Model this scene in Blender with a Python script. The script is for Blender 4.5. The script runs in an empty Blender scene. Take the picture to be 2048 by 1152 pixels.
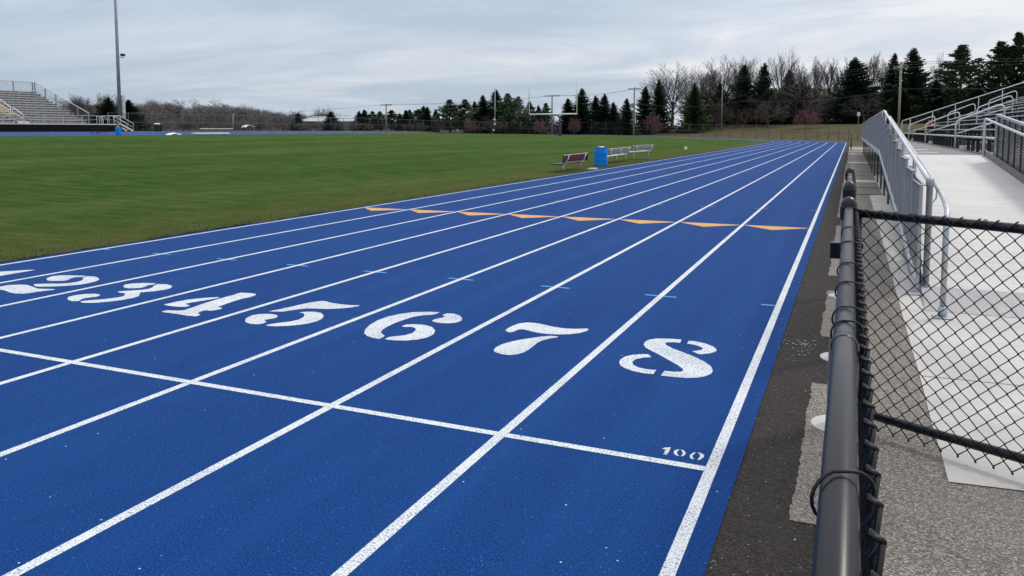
import bpy, bmesh, math, random
import numpy as np
from mathutils import Vector, Matrix
random.seed(7); np.random.seed(7)
C = bpy.context.scene.collection
SC = bpy.context.scene
R = math.radians

# ------------------------------------------------------------------ camera
cam = bpy.data.cameras.new('camera'); cam_o = bpy.data.objects.new('camera', cam); C.objects.link(cam_o)
cam_o.location = (0.5516, 0.0, 1.5752)
cam_o.rotation_euler = (R(90 - 4.524), 0, R(23.368))
cam.sensor_width = 36.0; cam.lens = 36.0 * 1567.2 / 2048.0
cam.shift_y = -192.0 / 2048.0
cam.clip_start = 0.05; cam.clip_end = 3000
SC.camera = cam_o

# ------------------------------------------------------------------ world: overcast sky over a Nishita base
SUN_EL, SUN_AZ = 50.0, 38.0          # azimuth measured from +Y towards +X
w = bpy.data.worlds.new("World"); SC.world = w; w.use_nodes = True
nt = w.node_tree; nt.nodes.clear()
def wn(t, **k):
    n = nt.nodes.new(t)
    for a, b in k.items(): setattr(n, a, b)
    return n
def wmath(op, a, b=None, clamp=False):
    n = wn('ShaderNodeMath', operation=op); n.use_clamp = clamp
    for i, v in enumerate((a, b)):
        if v is None: continue
        if hasattr(v, 'links'): nt.links.new(v, n.inputs[i])
        else: n.inputs[i].default_value = v
    return n.outputs[0]
sky = wn('ShaderNodeTexSky', sky_type='NISHITA'); sky.sun_disc = False
sky.sun_elevation = R(SUN_EL); sky.sun_rotation = R(SUN_AZ)
tc = wn('ShaderNodeTexCoord'); sx = wn('ShaderNodeSeparateXYZ'); nt.links.new(tc.outputs['Generated'], sx.inputs[0])
zc = wmath('MAXIMUM', sx.outputs[2], 0.0)
dn = wmath('ADD', zc, 0.10)
cx = wmath('DIVIDE', sx.outputs[0], dn); cy = wmath('DIVIDE', sx.outputs[1], dn)
cmb = wn('ShaderNodeCombineXYZ'); nt.links.new(cx, cmb.inputs[0]); nt.links.new(cy, cmb.inputs[1])
mp = wn('ShaderNodeMapping'); mp.inputs['Rotation'].default_value = (0, 0, R(28)); mp.inputs['Scale'].default_value = (0.36, 0.56, 1); mp.inputs['Location'].default_value = (1.3, 4.2, 0)
nt.links.new(cmb.outputs[0], mp.inputs[0])
n1 = wn('ShaderNodeTexNoise'); n1.inputs['Scale'].default_value = 1.0; n1.inputs['Detail'].default_value = 7; n1.inputs['Roughness'].default_value = 0.60; n1.inputs['Distortion'].default_value = 0.6
nt.links.new(mp.outputs[0], n1.inputs['Vector'])
# brighter towards the sun's side
side = wmath('MULTIPLY', wmath('ADD', wmath('MULTIPLY', sx.outputs[0], 0.62), wmath('MULTIPLY', sx.outputs[1], 0.35)), 0.28)
low = wmath('MULTIPLY', wmath('SUBTRACT', 0.16, zc), -0.55)
fac = wmath('ADD', wmath('ADD', n1.outputs['Fac'], side), low)
cr = wn('ShaderNodeValToRGB'); nt.links.new(fac, cr.inputs[0])
el = cr.color_ramp.elements
el[0].position = 0.35; el[0].color = (0.452, 0.540, 0.655, 1)
el[1].position = 0.655; el[1].color = (0.80, 0.805, 0.84, 1)
e = el.new(0.465); e.color = (0.545, 0.615, 0.715, 1)
e = el.new(0.555); e.color = (0.635, 0.685, 0.765, 1)
up = wmath('ADD', 1.0, wmath('MULTIPLY', zc, 0.75))
vm = wn('ShaderNodeVectorMath', operation='SCALE'); nt.links.new(cr.outputs[0], vm.inputs[0]); nt.links.new(wmath('MULTIPLY', up, 10.0), vm.inputs['Scale'])
mx = wn('ShaderNodeMix', data_type='RGBA'); mx.inputs[0].default_value = 0.93
nt.links.new(sky.outputs[0], mx.inputs[6]); nt.links.new(vm.outputs[0], mx.inputs[7])
bg = wn('ShaderNodeBackground'); bg.inputs[1].default_value = 0.1
nt.links.new(mx.outputs[2], bg.inputs[0])
wo = wn('ShaderNodeOutputWorld'); nt.links.new(bg.outputs[0], wo.inputs[0])

# ------------------------------------------------------------------ sun behind thin cloud
sl = bpy.data.lights.new('sun', 'SUN'); sl.energy = 1.5; sl.angle = R(10); sl.color = (1.0, 0.95, 0.88)
so = bpy.data.objects.new('sun', sl); C.objects.link(so)
sd = Vector((math.sin(R(SUN_AZ)) * math.cos(R(SUN_EL)), math.cos(R(SUN_AZ)) * math.cos(R(SUN_EL)), math.sin(R(SUN_EL))))
so.rotation_euler = sd.to_track_quat('Z', 'Y').to_euler(); so.location = (20, 20, 40)
SC.view_settings.view_transform = 'Standard'; SC.view_settings.look = 'None'
SC.view_settings.exposure = 0.0; SC.view_settings.gamma = 1.0

# ------------------------------------------------------------------ helpers
class MB:
    def __init__(s): s.v = []; s.f = []
    def add(s, vs, fs):
        n = len(s.v); s.v.extend(vs); s.f.extend([tuple(i + n for i in f) for f in fs]); return s
    def quad(s, a, b, c, d): return s.add([a, b, c, d], [(0, 1, 2, 3)])
    def tri(s, a, b, c): return s.add([a, b, c], [(0, 1, 2)])
    def box(s, x0, x1, y0, y1, z0, z1):
        return s.add([(x0,y0,z0),(x1,y0,z0),(x1,y1,z0),(x0,y1,z0),(x0,y0,z1),(x1,y0,z1),(x1,y1,z1),(x0,y1,z1)],
                     [(0,3,2,1),(4,5,6,7),(0,1,5,4),(1,2,6,5),(2,3,7,6),(3,0,4,7)])
    def bar(s, p, q, w, h, up=(0,0,1)):
        p = Vector(p); q = Vector(q); d = (q - p).normalized(); u = Vector(up)
        sd_ = d.cross(u)
        if sd_.length < 1e-4: sd_ = d.cross(Vector((1,0,0)))
        sd_.normalize(); u = sd_.cross(d)
        a = sd_ * (w/2); b = u * (h/2)
        vs = [p-a-b, p+a-b, p+a+b, p-a+b, q-a-b, q+a-b, q+a+b, q-a+b]
        return s.add([tuple(x) for x in vs], [(3,2,1,0),(4,5,6,7),(0,1,5,4),(1,2,6,5),(2,3,7,6),(3,0,4,7)])
    def tube(s, pts, r, n=8, cap=True, closed=False):
        P = [Vector(p) for p in pts]; m = len(P)
        rr = r if isinstance(r, (list, tuple)) else [r]*m
        base = len(s.v); prev = None
        for i in range(m):
            if closed: d = P[(i+1) % m] - P[i-1]
            else: d = P[min(i+1, m-1)] - P[max(i-1, 0)]
            if d.length < 1e-9: d = Vector((0,0,1))
            d.normalize()
            if prev is None:
                a = d.cross(Vector((0,0,1)))
                if a.length < 1e-3: a = d.cross(Vector((1,0,0)))
            else: a = prev - d * prev.dot(d)
            if a.length < 1e-6: a = d.orthogonal()
            a.normalize(); prev = a; b = d.cross(a)
            for k in range(n):
                t = 2*math.pi*k/n
                s.v.append(tuple(P[i] + a*(rr[i]*math.cos(t)) + b*(rr[i]*math.sin(t))))
        for i in range(m if closed else m-1):
            o = base + i*n; o2 = base + ((i+1) % m)*n
            for k in range(n):
                k2 = (k+1) % n
                s.f.append((o+k, o+k2, o2+k2, o2+k))
        if cap and not closed:
            s.f.append(tuple(base + k for k in range(n-1, -1, -1)))
            s.f.append(tuple(base + (m-1)*n + k for k in range(n)))
        return s
    def lathe(s, prof, c=(0,0,0), n=16):
        base = len(s.v)
        for r, z in prof:
            for k in range(n):
                t = 2*math.pi*k/n; s.v.append((c[0]+r*math.cos(t), c[1]+r*math.sin(t), c[2]+z))
        for i in range(len(prof)-1):
            for k in range(n):
                k2 = (k+1) % n; o = base+i*n
                s.f.append((o+k, o+k2, o+n+k2, o+n+k))
        s.f.append(tuple(base+k for k in range(n-1,-1,-1))); s.f.append(tuple(base+(len(prof)-1)*n+k for k in range(n)))
        return s
    def build(s, name, mat, parent=None, smooth=False, bevel=0):
        me = bpy.data.meshes.new(name); me.from_pydata(s.v, [], s.f); me.update()
        if mat: me.materials.append(mat)
        if smooth: me.polygons.foreach_set('use_smooth', [True]*len(me.polygons))
        o = bpy.data.objects.new(name, me); C.objects.link(o)
        if parent: o.parent = parent
        if bevel:
            b = o.modifiers.new('bevel', 'BEVEL'); b.width = bevel; b.segments = 2; b.limit_method = 'ANGLE'
        return o
def multi(name, pairs, parent=None):
    """one mesh out of several builders, each with its own material"""
    mb = MB(); idx = []
    for k, (b, mt) in enumerate(pairs): mb.add(b.v, b.f); idx += [k]*len(b.f)
    o = mb.build(name, None, parent)
    for b, mt in pairs: o.data.materials.append(mt)
    o.data.polygons.foreach_set('material_index', idx); return o
def tag(o, label=None, cat=None, group=None, kind=None):
    if label: o['label'] = label
    if cat: o['category'] = cat
    if group: o['group'] = group
    if kind: o['kind'] = kind
    return o
def thing(name, label, cat, loc=(0,0,0), group=None, rz=0):
    o = bpy.data.objects.new(name, None); C.objects.link(o); o.empty_display_size = 0.2
    o.location = loc; o.rotation_euler = (0, 0, rz); return tag(o, label, cat, group)
def copy_tree(o, parent=None):
    c = o.copy(); C.objects.link(c)
    if parent: c.parent = parent
    for ch in list(o.children): copy_tree(ch, c)
    return c
def sstep(t):
    t = np.clip(t, 0, 1); return t*t*(3-2*t)

# ------------------------------------------------------------------ materials
class M:
    def __init__(s, name):
        s.m = bpy.data.materials.new(name); s.m.use_nodes = True; s.t = s.m.node_tree
        s.b = s.t.nodes['Principled BSDF']; s.o = s.t.nodes['Material Output']; s._co = None
    def n(s, t, **k):
        x = s.t.nodes.new(t)
        for a, b in k.items(): setattr(x, a, b)
        return x
    def l(s, a, b): s.t.links.new(a, b)
    def set(s, i, v):
        if hasattr(v, 'links'): s.l(v, i)
        else: i.default_value = v
    def co(s, scale=(1,1,1), rot=(0,0,0)):
        if s._co is None: s._co = s.n('ShaderNodeTexCoord').outputs['Object']
        if scale == (1,1,1) and rot == (0,0,0): return s._co
        m = s.n('ShaderNodeMapping'); m.inputs['Scale'].default_value = scale; m.inputs['Rotation'].default_value = rot; s.l(s._co, m.inputs[0]); return m.outputs[0]
    def noise(s, scale, detail=4, rough=0.55, vec=None, dist=0):
        x = s.n('ShaderNodeTexNoise'); x.inputs['Scale'].default_value = scale; x.inputs['Detail'].default_value = detail
        x.inputs['Roughness'].default_value = rough; x.inputs['Distortion'].default_value = dist
        s.l(vec if vec else s.co(), x.inputs['Vector']); return x.outputs['Fac']
    def vor(s, scale, feature='F1', vec=None):
        x = s.n('ShaderNodeTexVoronoi'); x.inputs['Scale'].default_value = scale; x.feature = feature
        s.l(vec if vec else s.co(), x.inputs['Vector']); return x
    def math(s, op, a, b=0.0, clamp=False):
        x = s.n('ShaderNodeMath', operation=op); x.use_clamp = clamp; s.set(x.inputs[0], a); s.set(x.inputs[1], b); return x.outputs[0]
    def ramp(s, f, stops):
        x = s.n('ShaderNodeValToRGB'); s.l(f, x.inputs[0]); el = x.color_ramp.elements
        el[0].position = stops[0][0]; el[0].color = (*stops[0][1], 1); el[1].position = stops[-1][0]; el[1].color = (*stops[-1][1], 1)
        for p, c in stops[1:-1]: q = el.new(p); q.color = (*c, 1)
        return x.outputs[0]
    def mix(s, f, a, b, mode='MIX'):
        x = s.n('ShaderNodeMix', data_type='RGBA'); x.blend_type = mode
        s.set(x.inputs[0], f)
        for i, v in ((6, a), (7, b)):
            if hasattr(v, 'links'): s.l(v, x.inputs[i])
            else: x.inputs[i].default_value = (*v, 1)
        return x.outputs[2]
    def bump(s, h, strength=0.3, dist=0.01):
        x = s.n('ShaderNodeBump'); x.inputs['Strength'].default_value = strength; x.inputs['Distance'].default_value = dist
        s.l(h, x.inputs['Height']); s.l(x.outputs[0], s.b.inputs['Normal']); return x
    def pbr(s, col=None, rough=0.6, metal=0.0, spec=0.5):
        if col is not None:
            if hasattr(col, 'links'): s.l(col, s.b.inputs['Base Color'])
            else: s.b.inputs['Base Color'].default_value = (*col, 1)
        s.set(s.b.inputs['Roughness'], rough); s.b.inputs['Metallic'].default_value = metal
        s.b.inputs['Specular IOR Level'].default_value = spec; return s.m
def worn(name, c1, c2, scale=3.0, rough=0.55, metal=0.0, spec=0.5, bump=0.0):
    m = M(name); f = m.noise(scale, 5, 0.6)
    col = m.ramp(f, [(0.3, c1), (0.7, c2)])
    if bump: m.bump(m.noise(scale*12, 3), bump, 0.005)
    rr = m.math('ADD', m.math('MULTIPLY', f, 0.25), rough - 0.12)
    return m.pbr(col, rr, metal, spec)
MAT = {}
def mk_track():
    m = M('track_rubber')
    fine = m.noise(120, 3, 0.75); med = m.noise(55, 3, 0.6); big = m.noise(0.35, 4, 0.6)
    c = m.ramp(fine, [(0.36, (0.0005, 0.010, 0.056)), (0.5, (0.0014, 0.034, 0.170)), (0.63, (0.006, 0.086, 0.325))])
    c = m.mix(m.math('MULTIPLY', med, 0.25), c, (0.0014, 0.028, 0.138))
    c = m.mix(m.math('MULTIPLY', m.math('SUBTRACT', big, 0.35, True), 0.7), c, (0.005, 0.056, 0.215))
    wear = m.noise(1.0, 4, 0.6, m.co((2.4, 0.05, 1)))
    c = m.mix(m.math('MULTIPLY', m.math('SUBTRACT', wear, 0.48, True), 1.6, True), c, (0.009, 0.070, 0.245))
    sc_ = m.noise(0.9, 6, 0.7, m.co((1.4, 0.7, 1)), 1.5)
    c = m.mix(m.math('MULTIPLY', m.math('SUBTRACT', sc_, 0.56, True), 2.2, True), c, (0.0012, 0.024, 0.112))
    v = m.vor(16.0); gate = m.n('ShaderNodeSeparateColor'); m.l(v.outputs['Color'], gate.inputs[0])
    dot = m.math('LESS_THAN', v.outputs['Distance'], 0.060)
    dot = m.math('MULTIPLY', dot, m.math('GREATER_THAN', gate.outputs[0], 0.92))
    c = m.mix(dot, c, (0.62, 0.70, 0.75))
    v2 = m.vor(45.0); g2 = m.n('ShaderNodeSeparateColor'); m.l(v2.outputs['Color'], g2.inputs[0])
    d2 = m.math('MULTIPLY', m.math('LESS_THAN', v2.outputs['Distance'], 0.20), m.math('GREATER_THAN', g2.outputs[1], 0.86))
    c = m.mix(d2, c, (0.018, 0.105, 0.33))
    m.bump(m.math('ADD', m.noise(170, 2, 0.8), m.math('MULTIPLY', med, 0.4)), 0.55, 0.006)
    return m.pbr(c, 0.8, 0, 0.11)
def mk_paint(name, col, worn_=0.45):
    m = M(name); f = m.noise(95, 3, 0.8); g = m.noise(2.5, 3, 0.6)
    hole = m.math('GREATER_THAN', m.math('ADD', f, m.math('MULTIPLY', g, 0.22)), 0.69 - worn_*0.012)
    c = m.ramp(m.noise(150, 3, 0.8), [(0.36, tuple(x*0.50 for x in col)), (0.56, tuple(x*0.95 for x in col))])
    c = m.mix(hole, c, (0.03, 0.07, 0.20))
    c = m.mix(m.math('MULTIPLY', m.math('SUBTRACT', g, 0.42, True), 0.8), c, tuple(x*0.78 for x in col))
    m.bump(m.noise(170, 2, 0.8), 0.5, 0.005)
    return m.pbr(c, 0.6, 0, 0.4)
def mk_aggregate(name, stops, scale, bump=0.6, big=None):
    m = M(name); v = m.vor(scale); sp = m.n('ShaderNodeSeparateColor'); m.l(v.outputs['Color'], sp.inputs[0])
    c = m.ramp(sp.outputs[0], stops)
    edge = m.math('MULTIPLY', v.outputs['Distance'], 1.0)
    c = m.mix(m.math('MULTIPLY', m.math('SUBTRACT', edge, 0.38, True), 1.6, True), c, stops[0][1])
    b = m.noise(0.9, 5, 0.6)
    c = m.mix(m.math('MULTIPLY', m.math('SUBTRACT', b, 0.4, True), 1.5, True), c, big or stops[1][1])
    m.bump(m.math('SUBTRACT', 1.0, v.outputs['Distance']), bump, 0.006)
    return m.pbr(c, 0.85, 0, 0.12)
def mk_grass(name='lawn'):
    m = M(name)
    f = m.noise(0.30, 5, 0.65, m.co((1.0, 0.20, 1), (0, 0, R(62)))); g = m.noise(1.7, 5, 0.7, m.co((1.0, 0.5, 1), (0, 0, R(60)))); h = m.noise(38, 3, 0.8)
    c = m.ramp(f, [(0.32, (0.019, 0.058, 0.005)), (0.47, (0.033, 0.080, 0.009)), (0.60, (0.054, 0.098, 0.016)), (0.73, (0.100, 0.120, 0.034))])
    c = m.mix(m.math('MULTIPLY', m.math('SUBTRACT', g, 0.42, True), 1.9, True), c, (0.066, 0.102, 0.020))
    c = m.mix(m.math('MULTIPLY', m.math('SUBTRACT', 0.46, g, True), 2.6, True), c, (0.020, 0.050, 0.007))
    st = m.noise(1.6, 6, 0.72, m.co((0.45, 2.2, 1)))
    c = m.mix(m.math('MULTIPLY', m.math('SUBTRACT', st, 0.50, True), 5.0, True), c, (0.095, 0.130, 0.034))
    c = m.mix(m.math('MULTIPLY', m.math('SUBTRACT', 0.47, st, True), 5.0, True), c, (0.014, 0.042, 0.004))
    # worn, straw coloured strip next to the kerb
    sx_ = m.n('ShaderNodeSeparateXYZ'); m.l(m.co(), sx_.inputs[0])
    near = m.math('MULTIPLY', m.math('ADD', sx_.outputs[0], 12.4), 0.27, True)
    near = m.math('MULTIPLY', near, m.math('ADD', m.math('MULTIPLY', g, 1.3), 0.05), True)
    c = m.mix(near, c, (0.090, 0.098, 0.028))
    edge = m.math('MULTIPLY', m.math('ADD', sx_.outputs[0], 9.15), 2.0, True)
    edge = m.math('MULTIPLY', edge, m.math('MULTIPLY', m.math('SUBTRACT', m.noise(5, 4, 0.7), 0.36, True), 3.2, True), True)
    c = m.mix(edge, c, (0.075, 0.06, 0.042))
    c = m.mix(m.math('MULTIPLY', m.math('SUBTRACT', h, 0.5, True), 0.8, True), c, (0.02, 0.045, 0.006))
    m.bump(m.math('ADD', h, m.math('MULTIPLY', m.noise(7, 4, 0.7), 1.2)), 0.8, 0.05)
    return m.pbr(c, 0.9, 0, 0.04)
def mk_leaf(name, dark, light, rnd=0.35, trans=0.25):
    m = M(name); oi = m.n('ShaderNodeObjectInfo'); f = m.noise(0.9, 3, 0.6)
    g = m.n('ShaderNodeNewGeometry')
    k = m.math('ADD', m.math('MULTIPLY', f, 0.55), m.math('MULTIPLY', g.outputs['Random Per Island'], 0.45))
    c = m.ramp(k, [(0.25, dark), (0.72, light)])
    hs = m.n('ShaderNodeHueSaturation'); m.l(c, hs.inputs['Color'])
    m.l(m.math('ADD', m.math('MULTIPLY', oi.outputs['Random'], rnd), 1.0 - rnd/2), hs.inputs['Value'])
    m.l(m.math('ADD', m.math('MULTIPLY', oi.outputs['Random'], 0.03), 0.485), hs.inputs['Hue'])
    return m.pbr(hs.outputs[0], 0.7, 0, 0.2)
def mk_mesh(name, col, cell, wire):
    """chain link seen from afar: a diagonal wire lattice with open holes"""
    m = M(name); uv = m.n('ShaderNodeUVMap').outputs[0]
    s = m.n('ShaderNodeSeparateXYZ'); m.l(uv, s.inputs[0])
    a = m.math('FRACT', m.math('DIVIDE', m.math('ADD', s.outputs[0], s.outputs[1]), cell))
    b = m.math('FRACT', m.math('DIVIDE', m.math('SUBTRACT', s.outputs[0], s.outputs[1]), cell))
    k = m.math('MAXIMUM', m.math('LESS_THAN', a, wire), m.math('LESS_THAN', b, wire))
    m.l(k, m.b.inputs['Alpha']); return m.pbr(col, 0.5, 0.3)
def mk_alu(name, col, scale, rough=0.42, metal=0.55, var=0.14, axis=0):
    m = M(name); sc_ = (0.4, 26, 26) if axis == 0 else (26, 0.4, 26)
    st = m.noise(scale, 3, 0.6, m.co(sc_)); b = m.noise(0.8, 4, 0.6)
    k = m.math('ADD', m.math('MULTIPLY', st, 0.6), m.math('MULTIPLY', b, 0.4))
    c = m.ramp(k, [(0.3, tuple(x*(1-var) for x in col)), (0.7, tuple(min(1, x*(1+var*0.6)) for x in col))])
    m.bump(st, 0.25, 0.004)
    return m.pbr(c, m.math('ADD', m.math('MULTIPLY', b, 0.2), rough-0.1), metal, 0.5)
MAT['track'] = mk_track()
MAT['white_paint'] = mk_paint('white_line_paint', (0.78, 0.83, 0.86))
MAT['digit_paint'] = mk_paint('white_number_paint', (0.78, 0.83, 0.86), 1.6)
MAT['orange_paint'] = mk_paint('orange_paint', (0.86, 0.42, 0.045))
MAT['pink_paint'] = mk_paint('pale_orange_paint', (0.85, 0.50, 0.26))
MAT['sky_paint'] = mk_paint('light_blue_paint', (0.06, 0.42, 0.80))
MAT['grey_paint'] = mk_paint('grey_pink_paint', (0.26, 0.25, 0.32))
MAT['asphalt'] = mk_aggregate('fresh_asphalt', [(0.0, (0.019, 0.0168, 0.0158)), (0.6, (0.043, 0.038, 0.0355)), (0.99, (0.075, 0.067, 0.062)), (0.9985, (0.24, 0.23, 0.22))], 130, 0.6)
MAT['old_asphalt'] = mk_aggregate('weathered_asphalt', [(0.0, (0.085, 0.077, 0.068)), (0.40, (0.19, 0.174, 0.155)), (0.75, (0.285, 0.262, 0.235)), (1.0, (0.50, 0.475, 0.44))], 150, 0.55, (0.21, 0.19, 0.17))
def mk_conc(name, a, b):
    m = M(name); f = m.noise(1.3, 6, 0.65); g = m.noise(60, 3, 0.7)
    c = m.ramp(f, [(0.3, a), (0.7, b)])
    v = m.vor(9.0); sp = m.n('ShaderNodeSeparateColor'); m.l(v.outputs['Color'], sp.inputs[0])
    dot = m.math('MULTIPLY', m.math('LESS_THAN', v.outputs['Distance'], 0.10), m.math('GREATER_THAN', sp.outputs[0], 0.85))
    c = m.mix(m.math('MULTIPLY', dot, 0.6), c, (0.20, 0.19, 0.18))
    c = m.mix(m.math('MULTIPLY', m.math('SUBTRACT', g, 0.5, True), 0.5), c, tuple(x*0.75 for x in a))
    m.bump(g, 0.2, 0.004); return m.pbr(c, 0.8, 0, 0.3)
MAT['concrete'] = mk_conc('pale_concrete', (0.40, 0.39, 0.37), (0.54, 0.53, 0.51))
MAT['grass'] = mk_grass()
MAT['black_vinyl'] = worn('black_vinyl', (0.004, 0.0045, 0.008), (0.008, 0.009, 0.014), 6, 0.30, 0, 0.34)
MAT['black_wire'] = worn('black_wire_coat', (0.005, 0.005, 0.006), (0.011, 0.0115, 0.013), 20, 0.42, 0, 0.3)
MAT['galv'] = worn('galvanised_steel', (0.34, 0.37, 0.40), (0.50, 0.53, 0.56), 7, 0.45, 0.55, 0.5)
MAT['galv_bright'] = worn('bright_galvanised_tube', (0.48, 0.51, 0.53), (0.64, 0.66, 0.68), 5, 0.42, 0.3, 0.5)
MAT['alu_white'] = mk_alu('ridged_aluminium_deck', (0.57, 0.565, 0.555), 1.0, 0.65, 0.05, 0.22)
MAT['alu_grey'] = mk_alu('grey_aluminium_deck', (0.175, 0.175, 0.182), 1.0, 0.7, 0.05)
MAT['alu_seat'] = mk_alu('aluminium_seat', (0.52, 0.54, 0.56), 1.0, 0.4, 0.5, 0.14, 1)
MAT['alu_far'] = mk_alu('weathered_aluminium_seat', (0.47, 0.47, 0.485), 1.0, 0.5, 0.1, 0.14, 1)
MAT['far_riser'] = worn('shaded_grey_riser', (0.44, 0.44, 0.455), (0.52, 0.52, 0.535), 2, 0.6, 0.05)
MAT['slat'] = worn('grey_aluminium_slat', (0.265, 0.280, 0.295), (0.365, 0.380, 0.395), 2.2, 0.5, 0.3, 0.5)
MAT['kick'] = mk_alu('grooved_grey_plate', (0.36, 0.35, 0.36), 1.0, 0.6, 0.2, 0.2, 1)
MAT['dark_steel'] = worn('dark_steel', (0.03, 0.032, 0.036), (0.06, 0.063, 0.07), 5, 0.5, 0.4)
MAT['black_slat'] = worn('black_privacy_slat', (0.012, 0.013, 0.018), (0.04, 0.043, 0.055), 5, 0.4, 0.0, 0.5)
MAT['skirt'] = worn('black_skirt_panel', (0.002, 0.0025, 0.006), (0.004, 0.005, 0.010), 0.6, 0.6, 0, 0.1)
MAT['yellow'] = worn('yellow_tread_paint', (0.42, 0.33, 0.10), (0.55, 0.44, 0.17), 4, 0.6)
MAT['white'] = worn('white_enamel', (0.70, 0.71, 0.72), (0.82, 0.82, 0.82), 4, 0.45)
MAT['barrel'] = worn('blue_plastic', (0.002, 0.17, 0.56), (0.004, 0.22, 0.68), 2, 0.55, 0, 0.2)
MAT['maroon'] = worn('maroon_board', (0.085, 0.002, 0.016), (0.14, 0.004, 0.028), 6, 0.6, 0, 0.12)
MAT['dark_board'] = worn('weathered_dark_board', (0.018, 0.020, 0.020), (0.05, 0.052, 0.05), 8, 0.6)
MAT['grey_board'] = worn('weathered_grey_board', (0.17, 0.175, 0.19), (0.30, 0.31, 0.33), 8, 0.6, 0.2)
MAT['pale_board'] = worn('pale_board', (0.48, 0.50, 0.48), (0.62, 0.63, 0.61), 8, 0.6)
MAT['pole_grey'] = worn('grey_pole_steel', (0.17, 0.20, 0.24), (0.27, 0.30, 0.34), 2, 0.5, 0.4)
MAT['cabinet'] = worn('pale_cabinet_steel', (0.42, 0.47, 0.50), (0.52, 0.57, 0.60), 2, 0.5, 0.2)
MAT['wood_pole'] = worn('weathered_wood_pole', (0.17, 0.15, 0.13), (0.30, 0.27, 0.24), 3, 0.8)
MAT['navy'] = worn('navy_vinyl_pad', (0.006, 0.012, 0.06), (0.012, 0.022, 0.09), 3, 0.5)
MAT['green_bin'] = worn('dark_green_plastic', (0.012, 0.026, 0.022), (0.02, 0.042, 0.034), 4, 0.5)
MAT['fence_dark'] = worn('dark_green_fence_steel', (0.045, 0.058, 0.055), (0.085, 0.10, 0.095), 3, 0.5, 0.3)
MAT['fence_mesh'] = mk_mesh('dark_chain_link', (0.03, 0.036, 0.034), 0.09, 0.075)
MAT['stand_mesh'] = mk_mesh('grey_chain_link', (0.10, 0.12, 0.12), 0.09, 0.10)
MAT['bark'] = worn('grey_brown_bark', (0.050, 0.042, 0.038), (0.115, 0.098, 0.088), 3, 0.9, 0, 0.1)
MAT['twig'] = mk_leaf('bare_twigs', (0.040, 0.032, 0.030), (0.100, 0.082, 0.074), 0.5)
MAT['spruce'] = mk_leaf('spruce_needles', (0.017, 0.038, 0.024), (0.066, 0.112, 0.060), 0.8)
MAT['pine'] = mk_leaf('pine_needles', (0.018, 0.040, 0.021), (0.068, 0.112, 0.052), 0.5)
MAT['fir'] = mk_leaf('fir_needles', (0.015, 0.035, 0.013), (0.060, 0.098, 0.032), 0.6)
MAT['redbud'] = mk_leaf('pink_buds', (0.085, 0.038, 0.040), (0.19, 0.085, 0.088), 0.4)
MAT['wood_far'] = mk_leaf('far_bare_wood', (0.065, 0.056, 0.058), (0.155, 0.135, 0.132), 0.3)
def mk_hill():
    m = M('dry_hill_grass'); f = m.noise(0.12, 5, 0.65); g = m.noise(1.3, 5, 0.7, m.co((0.35, 1, 1)))
    c = m.ramp(f, [(0.3, (0.066, 0.060, 0.027)), (0.5, (0.090, 0.077, 0.038)), (0.7, (0.068, 0.082, 0.028))])
    c = m.mix(m.math('MULTIPLY', m.math('SUBTRACT', g, 0.45, True), 2.0, True), c, (0.145, 0.108, 0.062))
    c = m.mix(m.math('MULTIPLY', m.math('SUBTRACT', 0.42, g, True), 2.4, True), c, (0.055, 0.065, 0.022))
    s_ = m.n('ShaderNodeSeparateXYZ'); m.l(m.co(), s_.inputs[0])
    c = m.mix(m.math('MULTIPLY', m.math('SUBTRACT', -84.0, s_.outputs[0]), 0.12, True), c, (0.062, 0.054, 0.046))
    m.bump(m.noise(3, 5, 0.8), 0.8, 0.2); return m.pbr(c, 0.9, 0, 0.1)
MAT['hill'] = mk_hill()
MAT['leaf_litter'] = worn('leaf_litter', (0.05, 0.042, 0.036), (0.10, 0.085, 0.07), 0.2, 0.9)
MAT['roof_white'] = worn('pale_metal_roof', (0.36, 0.40, 0.42), (0.44, 0.48, 0.50), 0.6, 0.6)
MAT['teal_wall'] = worn('blue_grey_wall', (0.16, 0.22, 0.25), (0.22, 0.28, 0.31), 0.6, 0.7)
MAT['tan_wall'] = worn('tan_wall', (0.34, 0.29, 0.25), (0.43, 0.37, 0.32), 0.4, 0.8)
MAT['house_wall'] = worn('grey_blue_siding', (0.075, 0.085, 0.125), (0.11, 0.12, 0.165), 1, 0.7)
MAT['roof_dark'] = worn('brown_shingle', (0.028, 0.023, 0.022), (0.05, 0.041, 0.039), 2, 0.9, 0, 0.1)
MAT['thicket'] = mk_leaf('dark_thicket', (0.022, 0.018, 0.018), (0.060, 0.049, 0.046), 0.3)
MAT['glass'] = worn('dark_window_glass', (0.015, 0.018, 0.022), (0.03, 0.034, 0.04), 1, 0.12, 0, 0.8)
MAT['red'] = worn('red_enamel', (0.40, 0.06, 0.05), (0.5, 0.09, 0.08), 3)
MAT['pale_bloom'] = mk_leaf('pale_spring_buds', (0.13, 0.115, 0.10), (0.27, 0.25, 0.22), 0.3)
MAT['wire'] = worn('power_cable', (0.05, 0.055, 0.06), (0.07, 0.075, 0.08), 1, 0.6)
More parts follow.
